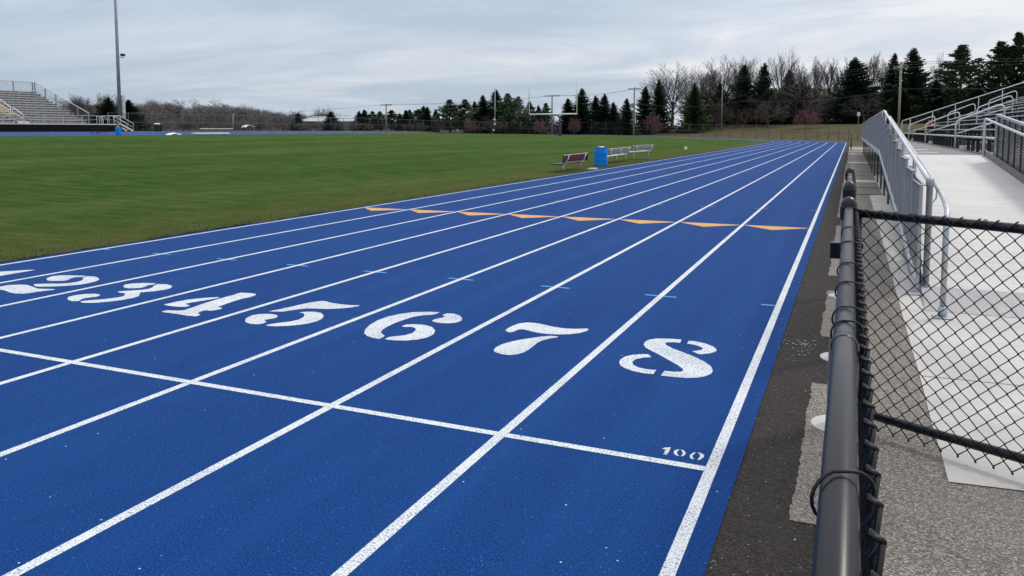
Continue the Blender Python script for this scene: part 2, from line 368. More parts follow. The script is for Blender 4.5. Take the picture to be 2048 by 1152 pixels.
# ------------------------------------------------------------------ ground shape
LW = 1.067; XIN = -8*LW; CX, CY = -40.0, 103.6; RIN = CX*-1 + XIN           # lane width, inner line, centre of the far turn
ROUT = RIN + 8*LW
def hgt(x, y):
    """height of the natural ground: flat by the near straight, higher across the field, a bank beyond the far end"""
    x = np.asarray(x, float); y = np.asarray(y, float)
    z = 0.98*sstep((-x - 8.54)/42)*(1 - 0.30*sstep((y - 105)/30)*sstep((x + 75)/20)) + 0.42*sstep((-x - 72)/10)
    r = np.hypot(x - CX, y - CY)
    d = np.where(y > CY, r - (ROUT + 5), np.maximum(0, np.abs(x - CX) - (ROUT + 5)))
    far = np.where(x > CX, 1.0, 0.0)
    k = sstep((x + 48)/22)*sstep((y - 92)/18)
    z = z + k*2.75*sstep((d - 1.0)/34) - 0.0
    # wooded rise far to the left
    dist = np.hypot(x, y); ang = np.degrees(np.arctan2(-x, y))
    z = z + 5.6*sstep((dist - 190)/190)*sstep((ang - 33)/12)
    return z
def h1(x, y): return float(hgt(x, y))
def put(x, y, dz=0.0): return (x, y, h1(x, y) + dz)

# terrain sheet, pressed 6 cm below the surfaces laid on it
def axis(a, b, fine_a, fine_b, step, grow=1.18):
    v = list(np.arange(fine_a, fine_b + 1e-6, step)); s = step; q = fine_b
    while q < b: s *= grow; q += s; v.append(min(q, b))
    s = step; q = fine_a
    while q > a: s *= grow; q -= s; v.insert(0, max(q, a))
    return np.array(v)
ax = axis(-900, 700, -132, 40, 3.0); ay = axis(-60, 1100, -12, 200, 3.0)
GX, GY = np.meshgrid(ax, ay); GZ = hgt(GX, GY)
ddx = np.where(GY > CY, np.hypot(GX - CX, GY - CY), np.abs(GX - CX))
GZ = GZ - 0.07*(ddx < ROUT + 3.2) - 0.07*((GX > -10) & (GX < 22) & (GY < 84) & (ddx >= ROUT + 3.2))
gv = np.stack([GX, GY, GZ], -1).reshape(-1, 3); nx, ny = len(ax), len(ay)
mb = MB(); mb.v = [tuple(p) for p in gv]
mb.f = [(j*nx+i, j*nx+i+1, (j+1)*nx+i+1, (j+1)*nx+i) for j in range(ny-1) for i in range(nx-1)]
tag(mb.build('ground', MAT['hill'], smooth=True), kind='structure')

# perimeter samples of a line at distance r from the spine: (x, y)
def path(r, y0=-30.0, step=1.5, turn=96, side=True):
    P = [(CX + r, y) for y in np.arange(y0, CY, step)]
    P += [(CX + r*math.cos(t), CY + r*math.sin(t)) for t in np.linspace(0, math.pi, turn)]
    if side: P += [(CX - r, y) for y in np.arange(CY - 3.0, y0, -3.0)]
    return P
def strip(name, mat, r0, r1, dz, parent=None, n=1, **kw):
    mb = MB(); rows = [path(r0 + (r1 - r0)*k/n, **kw) for k in range(n+1)]; m = len(rows[0])
    for k in range(n+1): mb.v += [(x, y, h1(x, y) + dz) for x, y in rows[k]]
    for k in range(n):
        for i in range(m-1): mb.f.append((k*m+i, (k+1)*m+i, (k+1)*m+i+1, k*m+i+1))
    return mb.build(name, mat, parent, smooth=True)
track = tag(strip('running_track', MAT['track'], RIN - 0.16, ROUT + 0.12, 0.0, n=8), kind='structure')
for i in range(9):                                                     # nine white lines
    r = RIN + i*LW
    strip('lane_line', MAT['white_paint'], r - 0.027, r + 0.027, 0.0012, track)
def flat(name, mat, polys, z, parent=None):
    """flat painted outlines, filled"""
    bm = bmesh.new()
    for P in polys:
        f = bm.faces.new([bm.verts.new((x, y, z)) for x, y in P])
        if f.normal.z < 0: f.normal_flip()
    bm.normal_update()
    for f in bm.faces:
        if f.normal.z < 0: f.normal_flip()
    bmesh.ops.triangulate(bm, faces=bm.faces[:])
    me = bpy.data.meshes.new(name); bm.to_mesh(me); bm.free(); me.materials.append(mat)
    o = bpy.data.objects.new(name, me); C.objects.link(o)
    if parent: o.parent = parent
    return o
def rect(x0, x1, y0, y1): return [(x0, y0), (x1, y0), (x1, y1), (x0, y1)]
flat('start_line', MAT['white_paint'], [rect(XIN, -0.028, 3.58, 3.632)], 0.0022, track)
flat('finish_line', MAT['white_paint'], [rect(XIN, -0.028, 101.7, 101.75)], 0.0022, track)
DIGITS = {
  '2': [[(-7.217,5.565), (-7.130,5.520), (-7.063,5.534), (-6.979,5.571), (-6.975,5.632), (-7.027,5.701), (-7.037,5.774), (-6.988,5.811), (-6.990,5.865), (-7.085,5.856), (-7.198,5.823), (-7.291,5.775), (-7.324,5.712), (-7.286,5.627)], [(-6.971,5.865), (-6.877,5.874), (-6.771,5.834), (-6.688,5.771), (-6.643,5.701), (-6.625,5.599), (-6.631,5.504), (-6.696,5.413), (-6.805,5.331), (-6.909,5.272), (-6.962,5.263), (-7.089,5.327), (-7.055,5.363), (-6.961,5.418), (-6.867,5.459), (-6.803,5.522), (-6.792,5.600), (-6.824,5.682), (-6.887,5.746), (-6.949,5.773)], [(-7.257,5.047), (-7.279,5.112), (-7.285,5.193), (-7.206,5.256), (-7.117,5.280), (-7.015,5.254), (-6.908,5.218), (-6.820,5.195), (-6.655,5.247), (-6.632,5.223), (-6.660,5.171), (-6.694,5.105), (-6.705,5.023), (-6.743,4.975), (-6.821,4.954), (-6.934,4.969), (-7.044,5.006), (-7.131,5.014)]],
  '3': [[(-6.151,5.614), (-6.210,5.686), (-6.200,5.754), (-6.116,5.819), (-6.016,5.855), (-5.953,5.854), (-5.951,5.805), (-5.972,5.761), (-5.942,5.704), (-5.924,5.650), (-5.956,5.602), (-6.019,5.568), (-6.075,5.571)], [(-5.926,5.844), (-5.839,5.868), (-5.740,5.840), (-5.682,5.796), (-5.637,5.727), (-5.635,5.647), (-5.665,5.569), (-5.721,5.499), (-5.747,5.456), (-5.678,5.404), (-5.615,5.326), (-5.603,5.253), (-5.620,5.156), (-5.667,5.061), (-5.731,4.982), (-5.806,4.938), (-5.857,4.927), (-5.911,4.944), (-5.912,4.984), (-5.866,5.038), (-5.814,5.102), (-5.771,5.174), (-5.747,5.250), (-5.772,5.313), (-5.835,5.367), (-5.877,5.381), (-5.946,5.383), (-5.982,5.413), (-5.945,5.461), (-5.893,5.503), (-5.839,5.559), (-5.811,5.625), (-5.837,5.694), (-5.883,5.743), (-5.912,5.800)], [(-6.141,4.990), (-6.204,5.053), (-6.211,5.124), (-6.174,5.202), (-6.096,5.248), (-6.021,5.243), (-5.977,5.200), (-5.965,5.157), (-5.994,5.114), (-6.008,5.072), (-5.996,5.023), (-5.959,4.981), (-5.956,4.953), (-5.998,4.935), (-6.064,4.947)]],
  '4': [[(-5.113,5.165), (-5.101,5.283), (-5.074,5.404), (-4.999,5.513), (-4.886,5.610), (-4.863,5.578), (-4.886,5.491), (-4.918,5.402), (-4.950,5.313), (-4.959,5.270), (-4.904,5.239), (-4.871,5.236), (-4.853,5.189), (-4.872,5.165), (-4.956,5.145), (-5.049,5.148)], [(-4.905,4.946), (-4.910,5.005), (-4.809,5.034), (-4.770,5.066), (-4.785,5.181), (-4.817,5.360), (-4.829,5.527), (-4.836,5.662), (-4.832,5.757), (-4.850,5.793), (-4.839,5.849), (-4.744,5.864), (-4.670,5.858), (-4.635,5.823), (-4.617,5.739), (-4.635,5.641), (-4.632,5.525), (-4.611,5.393), (-4.592,5.281), (-4.522,5.268), (-4.506,5.222), (-4.534,5.147), (-4.599,5.140), (-4.596,5.079), (-4.562,5.018), (-4.510,5.001), (-4.496,4.938), (-4.585,4.929), (-4.740,4.941), (-4.839,4.939)]],
  '5': [[(-4.061,5.326), (-4.037,5.398), (-4.001,5.520), (-3.976,5.662), (-3.945,5.765), (-3.897,5.849), (-3.862,5.858), (-3.767,5.825), (-3.646,5.810), (-3.542,5.816), (-3.469,5.842), (-3.457,5.809), (-3.490,5.741), (-3.548,5.673), (-3.635,5.609), (-3.745,5.577), (-3.823,5.554), (-3.872,5.496), (-3.915,5.415), (-3.938,5.369)], [(-3.790,5.402), (-3.750,5.445), (-3.681,5.475), (-3.602,5.458), (-3.524,5.392), (-3.467,5.296), (-3.452,5.209), (-3.470,5.119), (-3.513,5.046), (-3.576,4.984), (-3.651,4.938), (-3.714,4.924), (-3.749,4.931), (-3.740,4.984), (-3.693,5.050), (-3.645,5.116), (-3.627,5.189), (-3.645,5.277), (-3.687,5.346), (-3.732,5.387)], [(-4.015,4.989), (-4.064,5.062), (-4.089,5.158), (-4.062,5.219), (-3.986,5.257), (-3.907,5.251), (-3.861,5.212), (-3.842,5.158), (-3.862,5.111), (-3.884,5.069), (-3.845,5.039), (-3.816,5.020), (-3.808,4.973), (-3.825,4.934), (-3.890,4.920), (-3.962,4.942)]],
  '6': [[(-2.880,5.042), (-2.937,5.143), (-2.983,5.275), (-3.009,5.424), (-3.003,5.568), (-2.961,5.700), (-2.886,5.803), (-2.773,5.867), (-2.675,5.889), (-2.675,5.823), (-2.689,5.782), (-2.749,5.737), (-2.800,5.656), (-2.820,5.528), (-2.829,5.387), (-2.819,5.259), (-2.797,5.161), (-2.760,5.094), (-2.686,5.033), (-2.676,4.982), (-2.678,4.942), (-2.731,4.947), (-2.805,4.974)], [(-2.725,5.343), (-2.718,5.399), (-2.661,5.441), (-2.574,5.452), (-2.483,5.412), (-2.410,5.328), (-2.366,5.224), (-2.365,5.124), (-2.398,5.048), (-2.459,4.987), (-2.539,4.957), (-2.598,4.946), (-2.635,4.953), (-2.640,5.013), (-2.603,5.061), (-2.555,5.110), (-2.536,5.191), (-2.554,5.279), (-2.601,5.340), (-2.645,5.355), (-2.687,5.329)], [(-2.609,5.812), (-2.595,5.878), (-2.542,5.891), (-2.461,5.851), (-2.395,5.769), (-2.365,5.688), (-2.376,5.619), (-2.421,5.572), (-2.492,5.555), (-2.560,5.571), (-2.592,5.604), (-2.589,5.666), (-2.562,5.725), (-2.559,5.775)]],
  '7': [[(-1.907,5.558), (-1.913,5.628), (-1.908,5.718), (-1.889,5.802), (-1.843,5.853), (-1.782,5.866), (-1.699,5.848), (-1.597,5.808), (-1.497,5.795), (-1.419,5.812), (-1.367,5.843), (-1.331,5.862), (-1.308,5.838), (-1.313,5.773), (-1.342,5.707), (-1.402,5.644), (-1.470,5.603), (-1.545,5.583), (-1.628,5.583), (-1.712,5.609), (-1.788,5.640), (-1.820,5.613), (-1.830,5.537), (-1.841,5.512), (-1.875,5.518)], [(-1.753,5.001), (-1.772,5.081), (-1.765,5.175), (-1.733,5.263), (-1.693,5.337), (-1.641,5.410), (-1.587,5.480), (-1.517,5.538), (-1.460,5.547), (-1.458,5.516), (-1.498,5.460), (-1.531,5.388), (-1.540,5.309), (-1.534,5.220), (-1.531,5.114), (-1.537,5.036), (-1.562,4.981), (-1.602,4.940), (-1.659,4.939), (-1.719,4.964)]],
  '8': [[(-.801,5.573), (-.813,5.642), (-.804,5.721), (-.760,5.779), (-.682,5.813), (-.577,5.831), (-.566,5.730), (-.618,5.733), (-.659,5.708), (-.667,5.667), (-.641,5.624), (-.582,5.560), (-.497,5.492), (-.404,5.415), (-.319,5.323), (-.264,5.239), (-.235,5.147), (-.234,5.076), (-.258,5.009), (-.304,4.956), (-.361,4.923), (-.438,4.909), (-.526,4.907), (-.525,5.013), (-.469,5.017), (-.423,5.034), (-.412,5.071), (-.426,5.109), (-.466,5.167), (-.544,5.257), (-.638,5.364), (-.720,5.448), (-.770,5.507)], [(-.516,5.733), (-.518,5.818), (-.468,5.821), (-.389,5.788), (-.326,5.731), (-.291,5.661), (-.287,5.600), (-.321,5.541), (-.381,5.485), (-.445,5.549), (-.407,5.582), (-.380,5.629), (-.397,5.675), (-.439,5.711), (-.479,5.730)], [(-.849,5.079), (-.859,5.137), (-.851,5.222), (-.815,5.287), (-.747,5.337), (-.713,5.345), (-.677,5.287), (-.726,5.253), (-.764,5.194), (-.771,5.128), (-.747,5.061), (-.702,5.019), (-.639,5.002), (-.579,5.013), (-.577,4.916), (-.633,4.909), (-.712,4.927), (-.782,4.970), (-.822,5.013)]],
  '100': [[(-.262,3.756), (-.251,3.774), (-.226,3.790), (-.222,3.756), (-.225,3.690), (-.242,3.694), (-.241,3.732), (-.242,3.751)], [(-.198,3.726), (-.201,3.758), (-.189,3.779), (-.180,3.779), (-.185,3.756), (-.183,3.732), (-.177,3.716), (-.165,3.705), (-.180,3.702)], [(-.175,3.782), (-.158,3.776), (-.145,3.757), (-.142,3.731), (-.148,3.708), (-.158,3.700), (-.156,3.720), (-.157,3.744), (-.165,3.765)], [(-.117,3.705), (-.120,3.736), (-.111,3.767), (-.101,3.779), (-.101,3.765), (-.106,3.742), (-.105,3.718), (-.099,3.702), (-.090,3.693), (-.103,3.691)], [(-.092,3.780), (-.070,3.778), (-.055,3.759), (-.055,3.732), (-.063,3.702), (-.076,3.690), (-.075,3.712), (-.072,3.736), (-.077,3.759)]],
}

DIGITS['1'] = [[(-7.86,5.90), (-7.93,5.86), (-8.16,5.62), (-8.30,5.56), (-8.27,5.50), (-8.13,5.53), (-8.13,5.12), (-8.24,4.98), (-8.22,4.93), (-7.74,4.93), (-7.74,4.98), (-7.86,5.12)]]
for k in '12345678': flat('lane_number', MAT['digit_paint'], DIGITS[k], 0.0014, track)
flat('distance_mark', MAT['white_paint'], DIGITS['100'], 0.0014, track)
for i in range(8):                                                     # orange exchange triangles, one per lane
    a = XIN + i*LW + 0.05; b = XIN + (i+1)*LW - 0.05; m_ = (a+b)/2 - 0.02
    t = flat('exchange_triangle', MAT['orange_paint'], [[(a, 13.36), (m_, 12.90), (b, 13.34)]], 0.0016, track)
    flat('triangle_edge', MAT['pink_paint'], [[(a, 13.365), (b, 13.345), (b, 13.40), (a, 13.42)]], 0.0020, t)
for Y, key, wd in ((7.29, 'sky_paint', 0.04), (16.37, 'grey_paint', 0.05), (24.95, 'grey_paint', 0.05), (36.0, 'grey_paint', 0.05)):
    for i in range(9):
        x = XIN + i*LW; P = []
        if i > 0: P.append(rect(x - 0.15, x - 0.03, Y, Y + wd))
        if i < 8: P.append(rect(x + 0.03, x + 0.15, Y, Y + wd))
        flat('lane_tick', MAT[key], P, 0.0018, track)

# infield: the lawn inside the track, its edge ragged against the kerb
edge = path(RIN - 0.10, step=0.22, turn=140)
rng = np.random.RandomState(3)
ts = [0, .0015, .004, .01, .025, .06, .12, .25, .45, .7, 1.0]
mb = MB(); m = len(edge)
jit = np.convolve(rng.uniform(-1, 1, m + 8), np.ones(4)/4, 'valid')[:m]*0.09 + rng.uniform(-.03, .03, m)
for k, t in enumerate(ts):
    for i, (x, y) in enumerate(edge):
        cx_, cy_ = (CX, y) if y < CY else (CX, CY)
        L_ = math.hypot(x - cx_, y - cy_) or 1
        q = t + (jit[i] + 0.05)/L_*(1 - t)
        X_, Y_ = x + (cx_ - x)*q, y + (cy_ - y)*q
        mb.v.append((X_, Y_, h1(X_, Y_) + (0.006 if k == 0 else 0.022)))
for k in range(len(ts)-1):
    for i in range(m-1): mb.f.append((k*m+i+1, (k+1)*m+i+1, (k+1)*m+i, k*m+i))
tag(mb.build('infield', MAT['grass'], smooth=True), kind='structure')

# blades of grass along the near part of the lawn
N = 150000
u = rng.uniform(0, 1, N); gy = 5 + 60*rng.uniform(0, 1, N)**1.5; gx = -8.72 - 26*u**1.7
gx += 0.06*np.sin(gy*7)
clump = np.sin(gx*1.3 + 2*np.sin(gy*0.7)) + np.sin(gy*1.1 + gx*0.4)
keep = rng.uniform(-1.6, 1.6, N) < clump + 1.2
gx, gy = gx[keep], gy[keep]; N = len(gx)
gz = hgt(gx, gy) + 0.012
hh = rng.uniform(0.012, 0.036, N)*(1 + 0.3*np.exp(-(-8.8 - gx)/0.35)*rng.uniform(0, 1, N)); an = rng.uniform(0, 2*np.pi, N); wd = rng.uniform(.004, .009, N); le = rng.uniform(.0, .03, N); la = rng.uniform(0, 6.28, N)
V = np.empty((N, 3, 3)); ca, sa = np.cos(an)*wd, np.sin(an)*wd
V[:, 0] = np.stack([gx-ca, gy-sa, gz], -1); V[:, 1] = np.stack([gx+ca, gy+sa, gz], -1)
V[:, 2] = np.stack([gx+le*np.cos(la), gy+le*np.sin(la), gz+hh], -1)
def np_mesh(name, V, F, mat, parent=None):
    """V: n x 3, F: list of arrays of equal polygon size"""
    me = bpy.data.meshes.new(name); me.vertices.add(len(V)); me.vertices.foreach_set('co', np.asarray(V, np.float32).ravel())
    k = F.shape[1]; nf = len(F)
    me.loops.add(nf*k); me.loops.foreach_set('vertex_index', F.astype(np.int32).ravel())
    me.polygons.add(nf); me.polygons.foreach_set('loop_start', np.arange(0, nf*k, k, dtype=np.int32))
    me.update(calc_edges=True); me.validate()
    if mat: me.materials.append(mat)
    o = bpy.data.objects.new(name, me); C.objects.link(o)
    if parent: o.parent = parent
    return o
MAT['blade'] = mk_leaf('grass_blades', (0.036, 0.074, 0.010), (0.115, 0.135, 0.040), 0.0)
tag(np_mesh('grass', V.reshape(-1, 3), np.arange(N*3).reshape(-1, 3), MAT['blade']), kind='stuff')

# fresh asphalt strip beside the track, older paving and concrete beyond it
def jag(x, y0, y1, amp, step=0.025):
    n = max(2, int(abs(y1 - y0)/step)); ys = np.linspace(y0, y1, n); w_ = np.convolve(rng.uniform(-1, 1, n + 6), np.ones(7)/3.2, 'valid')[:n]; return [(x + amp*w_[i] + rng.uniform(-amp, amp)*.35, y) for i, y in enumerate(ys)]
mb = MB()
L_ = []; Rr = []
for y in np.arange(-8, 104, 0.4): L_.append((0.05, y)); Rr.append((0.62, y))
for i in range(len(L_)-1): mb.quad((L_[i][0], L_[i][1], -.006), (Rr[i][0], Rr[i][1], -.006), (Rr[i+1][0], Rr[i+1][1], -.006), (L_[i+1][0], L_[i+1][1], -.006))
tag(mb.build('asphalt_strip', MAT['asphalt']), kind='structure')
# the old paving laps over the strip in patches with ragged ends
P = [(0.47, -8)]
for y0, y1, x in ((-4, -1.2, .40), (0.0, 1.9, .39), (3.26, 5.15, .375), (6.36, 8.25, .38), (9.1, 14.0, .37), (15.3, 40, .36), (41, 82, .40)):
    P += [(0.47, y0)] + [(a, b) for a, b in jag(x, y0, y1, .012)] + [(0.47 + rng.uniform(-.01, .01), y1)]
mb = MB()
for i in range(len(P)-1):
    (a, b), (c, d) = P[i], P[i+1]
    if d - b > 1e-6: mb.quad((a, b, -.002), (14, b, -.002), (14, d, -.002), (c, d, -.002))
    elif abs(d - b) <= 1e-6: pass
tag(mb.build('old_paving', MAT['old_asphalt']), kind='structure')
def slab_poly():
    return [(1.0, 3.9)] + [(1.0 + rng.uniform(-.004, .004), y) for y in np.arange(4.2, 21, .5)] + [(1.29, 21), (1.29, 30), (9, 30), (9, 4.25), (1.3, 3.93)]
flat('concrete_slab', MAT['concrete'], [slab_poly()], 0.003)
tag(bpy.data.objects['concrete_slab'], kind='structure')
for k, (y0, y1) in enumerate(((25.9, 26.9), (41.0, 42.0), (55.6, 57.4), (72.4, 74.5))):
    tag(flat('concrete_pad', MAT['concrete'], [rect(0.40, 3.0, y0, y1)], 0.004), kind='structure')
# paving joints, and dark stripes painted as shadow under the ramp and stand
mb = MB()
for y in (20.9, 23.4, 29.5, 32.2, 35.6, 38.5, 46, 50, 61, 66): mb.quad((.38, y, .002), (3.2, y - .1, .002), (3.2, y + .22, .002), (.38, y + .16, .002))
tag(mb.build('joint_and_shadow_stripe', MAT['asphalt']), kind='structure')

# loose stones and grit on the paving
N = 420; V = []; F = []
for k in range(N):
    if k < 60: x, y = rng.normal(.27, .06), rng.normal(6.0, .12)
    elif k < 240: x, y = rng.uniform(.08, .46), 1.5 + 14*rng.uniform()**1.6
    else: x, y = rng.uniform(.62, 1.0), 2.0 + 9*rng.uniform()**1.4
    s = rng.uniform(.0015, .005)*(1.6 if k < 60 else 1.0); o_ = len(V); r_ = rng.uniform(.6, 1.2, 6)
    for i, (a, b, c_) in enumerate(((1,0,0), (0,1,0), (-1,0,0), (0,-1,0), (0,0,1), (0,0,-.6))): V.append((x + a*s*r_[i], y + b*s*r_[i], .002 + s*.3 + c_*s*r_[i]*.7))
    for f in ((0,1,4), (1,2,4), (2,3,4), (3,0,4), (1,0,5), (2,1,5), (3,2,5), (0,3,5)): F.append([q + o_ for q in f])
tag(np_mesh('gravel', np.array(V), np.array(F), MAT['concrete']), kind='stuff')

mb = MB()
mb.quad((1.01, 5.55, .0045), (9, 5.9, .0045), (9, 5.912, .0045), (1.01, 5.562, .0045)); mb.quad((3.1, 4.0, .0045), (3.112, 4.0, .0045), (3.112, 7.55, .0045), (3.1, 7.55, .0045))
tag(mb.build('slab_joint', MAT['old_asphalt']), kind='structure')
# ------------------------------------------------------------------ black chain link fence beside the track
FX, RZ, RR = 0.5515, 1.155, 0.0216
def chain_mesh(L, z0, z1, dia=0.08, r=0.0031, n=5):
    """woven zigzag wires in the local x-z plane, from x = 0 to L"""
    mb = MB(); hw = dia/2; k = 0
    while (k+1)*hw <= L + 1e-6:
        m_ = int((z1 - z0)/hw); pts = []
        for j in range(m_+1):
            q = (j + k) % 2; e = 0.0035 if q else -0.0035
            pts.append((k*hw + q*hw + e*0.6, 0.0042 if (j % 2) else -0.0042, z0 + j*hw))
        # bent over knuckles at both ends
        a = Vector(pts[0]); pts.insert(0, tuple(a + Vector((0.006, -0.010, -0.004))))
        b = Vector(pts[-1]); pts.append(tuple(b + Vector((0.004, 0.014, 0.005))))
        mb.tube(pts, r, n); k += 1
    return mb
def cap_prof(r): return [(r*.98, -.075), (r*1.16, -.075), (r*1.18, -.012), (r*1.10, -.002), (r*1.08, .004), (r*.98, .018), (r*.72, .033), (r*.38, .042), (r*.05, .045)]
def fence_post(parent, x, y, h, r=0.037):
    o = MB().lathe([(r, -.2), (r, h)], (x, y, 0), 20).build('post', MAT['black_vinyl'], parent, True)
    MB().lathe(cap_prof(r), (x, y, h + .0), 20).build('post_cap', MAT['black_vinyl'], o, False)
def tie(x, y, z, rad, tilt, droop):
    pts = []
    for t in np.linspace(-0.25*math.pi, 1.28*math.pi, 16):
        pts.append((x + math.cos(t)*rad*1.02 - (0.001 if math.cos(t) < 0 else -0.010), y + tilt*math.cos(t) + droop*math.sin(t), z + math.sin(t)*rad*1.05))
    return pts
def track_fence(label, y0, y1, posts, ties, bands):
    t = thing('chain_link_fence', label, 'fence', (0, 0, 0), 'black fence runs beside the track')
    for y in posts:
        if y < 4: MB().lathe([(.03, -.2), (.03, RZ - .02)], (FX, y, 0), 14).build('post', MAT['black_vinyl'], t, True)
        else: fence_post(t, FX, y, RZ + .025)
    MB().tube([(FX, y0, RZ), (FX, (y0+y1)/2, RZ+.002), (FX, y1, RZ)], RR, 24).build('top_rail', MAT['black_vinyl'], t, True)
    m_ = chain_mesh(y1 - y0 - .05, 0.05, RZ + 0.03, 0.085, 0.0040).build('wire_mesh', MAT['black_wire'], t, True)
    m_.location = (FX + RR + .017, y0 + .02, 0); m_.rotation_euler = (0, 0, R(90))
    MB().tube([(FX + RR + .006, y0, .07), (FX + RR + .006, y1, .07)], .004, 6).build('tension_wire', MAT['black_wire'], t, True)
    for y, s in ties: MB().tube(tie(FX, y, RZ, RR + .0030*s, .011*s, .005), .0023, 6).build('wire_tie', MAT['black_wire'], t, True)
    for y in bands:
        MB().lathe([(RR, -.02), (RR+.0022, -.02), (RR+.003, -.008), (RR+.0022, -.002), (RR+.003, .004), (RR+.0022, .02), (RR, .02)], n=20).build('rail_sleeve', MAT['black_vinyl'], t, True).matrix_local = Matrix.Translation((FX, y, RZ)) @ Matrix.Rotation(R(90), 4, 'X')
    return t
f1 = track_fence('black chain link fence with shiny rail running towards the camera', -1.2, 4.44, (-.8, 1.75, 4.5),
    [(-.3, 1.2), (.95, 1.9), (1.74, 1.0), (1.88, 1.2), (2.20, 1.0), (2.52, 1.0), (3.02, .8), (3.47, .8)], (1.64,))
MB().box(FX-.085, FX-.035, 4.42, 4.47, .90, .985).build('latch', MAT['black_vinyl'], f1, bevel=.004)
MB().box(FX+.03, FX+.075, 4.44, 4.48, .955, .985).build('hinge', MAT['black_vinyl'], f1, bevel=.003)
f2 = track_fence('short black chain link fence piece between two capped posts past the gate', 5.88, 8.0, (5.85, 8.05), [(6.3, 1), (6.9, 1), (7.5, 1)], ())
# the fence starts again far along the track
f3 = track_fence('lone black fence end post standing far down the paving', 67.7, 70.0, (67.7, 70.0), [], ())
for i, y in enumerate((4.5, 5.85, 8.05)):
    o = MB().lathe([(.15, -.05), (.15, .001), (.145, .003), (.02, .004)], (FX - .005, y - .05, 0), 22).build('concrete_footing', MAT['concrete'], smooth=False)
    tag(o, ('round concrete footing at the foot of the gate post', 'round concrete footing second from the gate post', 'round concrete footing at the farthest capped post')[i], 'footing', 'fence post footings')
# swung open gate leaf
gd = Vector((0.868, -0.497, 0)); ga = math.atan2(gd.y, gd.x)
gate = thing('chain_link_gate', 'black chain link gate leaf swung open towards the right', 'gate', (FX + .045, 4.47, 0), None, ga)
GL = 1.45
MB().tube([(0.0, 0, 1.142), (GL, 0, 1.128)], .0225, 16).build('top_rail', MAT['black_vinyl'], gate, True)
MB().tube([(0.0, 0, .085), (GL, 0, .105)], .0225, 16).build('bottom_rail', MAT['black_vinyl'], gate, True)
for x in (0.0, GL): MB().tube([(x, 0, .065), (x, 0, 1.15)], .0225, 14).build('stile', MAT['black_vinyl'], gate, True)
gm = chain_mesh(GL - .02, 0.03, 1.185, 0.078, 0.0036).build('wire_mesh', MAT['black_wire'], gate, True); gm.location = (.01, -.028, 0)
for x in (.30, .62, .95, 1.25):
    MB().tube([(x, -.035 , 1.135), (x, -.02, 1.165), (x, 0, 1.163), (x, .02, 1.15)], .0026, 5).build('wire_tie', MAT['black_wire'], gate, True)

# ------------------------------------------------------------------ access ramp up to the stand
GXP = 1.25; RY0, RY1, LZ0 = 8.5, 20.7, 1.0
def deckz(y): return 0.06 + (y - RY0)*(LZ0 - .06)/(RY1 - RY0) if y < RY1 else LZ0
def railz(y): return deckz(y) + 1.03
ramp = thing('access_ramp', 'pale aluminium ramp with slatted side climbing to the right stand', 'ramp', (0, 0, 0))
RX0, RX1 = 1.30, 3.45
mb = MB(); ys = np.linspace(RY0, RY1, 41)                              # deck planks running across
for a, b in zip(ys[:-1], ys[1:]):
    za, zb = deckz(a), deckz(b - .004)
    mb.add([(RX0, a, za-.05), (RX1, a, za-.05), (RX1, b-.004, zb-.05), (RX0, b-.004, zb-.05), (RX0, a, za), (RX1, a, za), (RX1, b-.004, zb), (RX0, b-.004, zb)],
           [(0,3,2,1),(4,5,6,7),(0,1,5,4),(1,2,6,5),(2,3,7,6),(3,0,4,7)])
mb.build('deck', MAT['alu_white'], ramp)
MB().add([(1.19, 7.62, .006), (RX1, 7.58, .006), (RX1, 8.49, .064), (1.22, 8.49, .064), (1.22, 8.49, 0.0), (RX1, 8.49, 0.0)], [(0,1,2,3), (0,3,4), (1,5,2)]).build('entry_plate', MAT['kick'], ramp)
cv = [(1.175, y, deckz(y) + .05) for y in (8.45, 10, 12, 14, 16, 18, 19.5, 20.3, 20.7, 21.2, 25, 35, 45, 61)]
mb = MB()
for a, b in zip(cv[:-1], cv[1:]): mb.bar(a, b, .035, .075)
mb.build('side_curb', MAT['galv_bright'], ramp)
mb = MB()
for a, b in zip(cv[:-1], cv[1:]): mb.bar((1.27, a[1], max(.05, a[2]-.12)), (1.27, b[1], b[2]-.12), .03, .10)
mb.build('stringer', MAT['galv'], ramp)
rp = [(GXP, y, railz(y)) for y in (8.52, 10, 13, 16, 19.5, 20.4, 20.7, 21.3, 22, 30, 45, 61)]
MB().tube(rp, .024, 12).build('top_rail', MAT['galv_bright'], ramp, True)
MB().lathe([(.029, .07), (.029, 1.03), (.036, 1.03), (.036, 1.10), (.028, 1.115), (.004, 1.12)], (GXP + .012, 8.53, 0), 14).build('end_post', MAT['galv'], ramp, True)
for y in (10.9, 13.3, 15.7, 18.1, 20.6, 23, 26, 29, 32, 35, 38, 41, 44, 47, 50, 53, 56, 59, 61):
    MB().tube([(GXP + .03, y, deckz(y)), (GXP + .03, y, railz(y))], .022, 8).build('rail_post', MAT['galv'], ramp, True)
i = 0; y = 8.42
while y < 61:
    wd = 1.06 if i else .98
    zb = deckz(y + wd*.5) + .02 if i > 1 else .03
    zt = railz(max(8.5, y + .12)) - .05
    o = MB(); x0 = 1.185
    o.box(x0, x0+.012, y, y+wd, zb, zt); o.box(x0-.016, x0, y, y+.012, zb, zt); o.box(x0-.016, x0, y+wd-.012, y+wd, zb, zt)
    for q in (.2, .4, .6, .8): o.box(x0-.008, x0, y+wd*q-.035, y+wd*q+.035, zb, zt)
    o.box(x0-.02, x0+.03, y-.004, y+wd+.004, zt, zt+.010)
    o.build('slat_panel', MAT['slat'], ramp); y += wd + .11; i += 1
gm = chain_mesh(9.5, 0.0, 1.0, 0.075, 0.0032, 4).build('wire_mesh', MAT['dark_steel'], ramp, True)
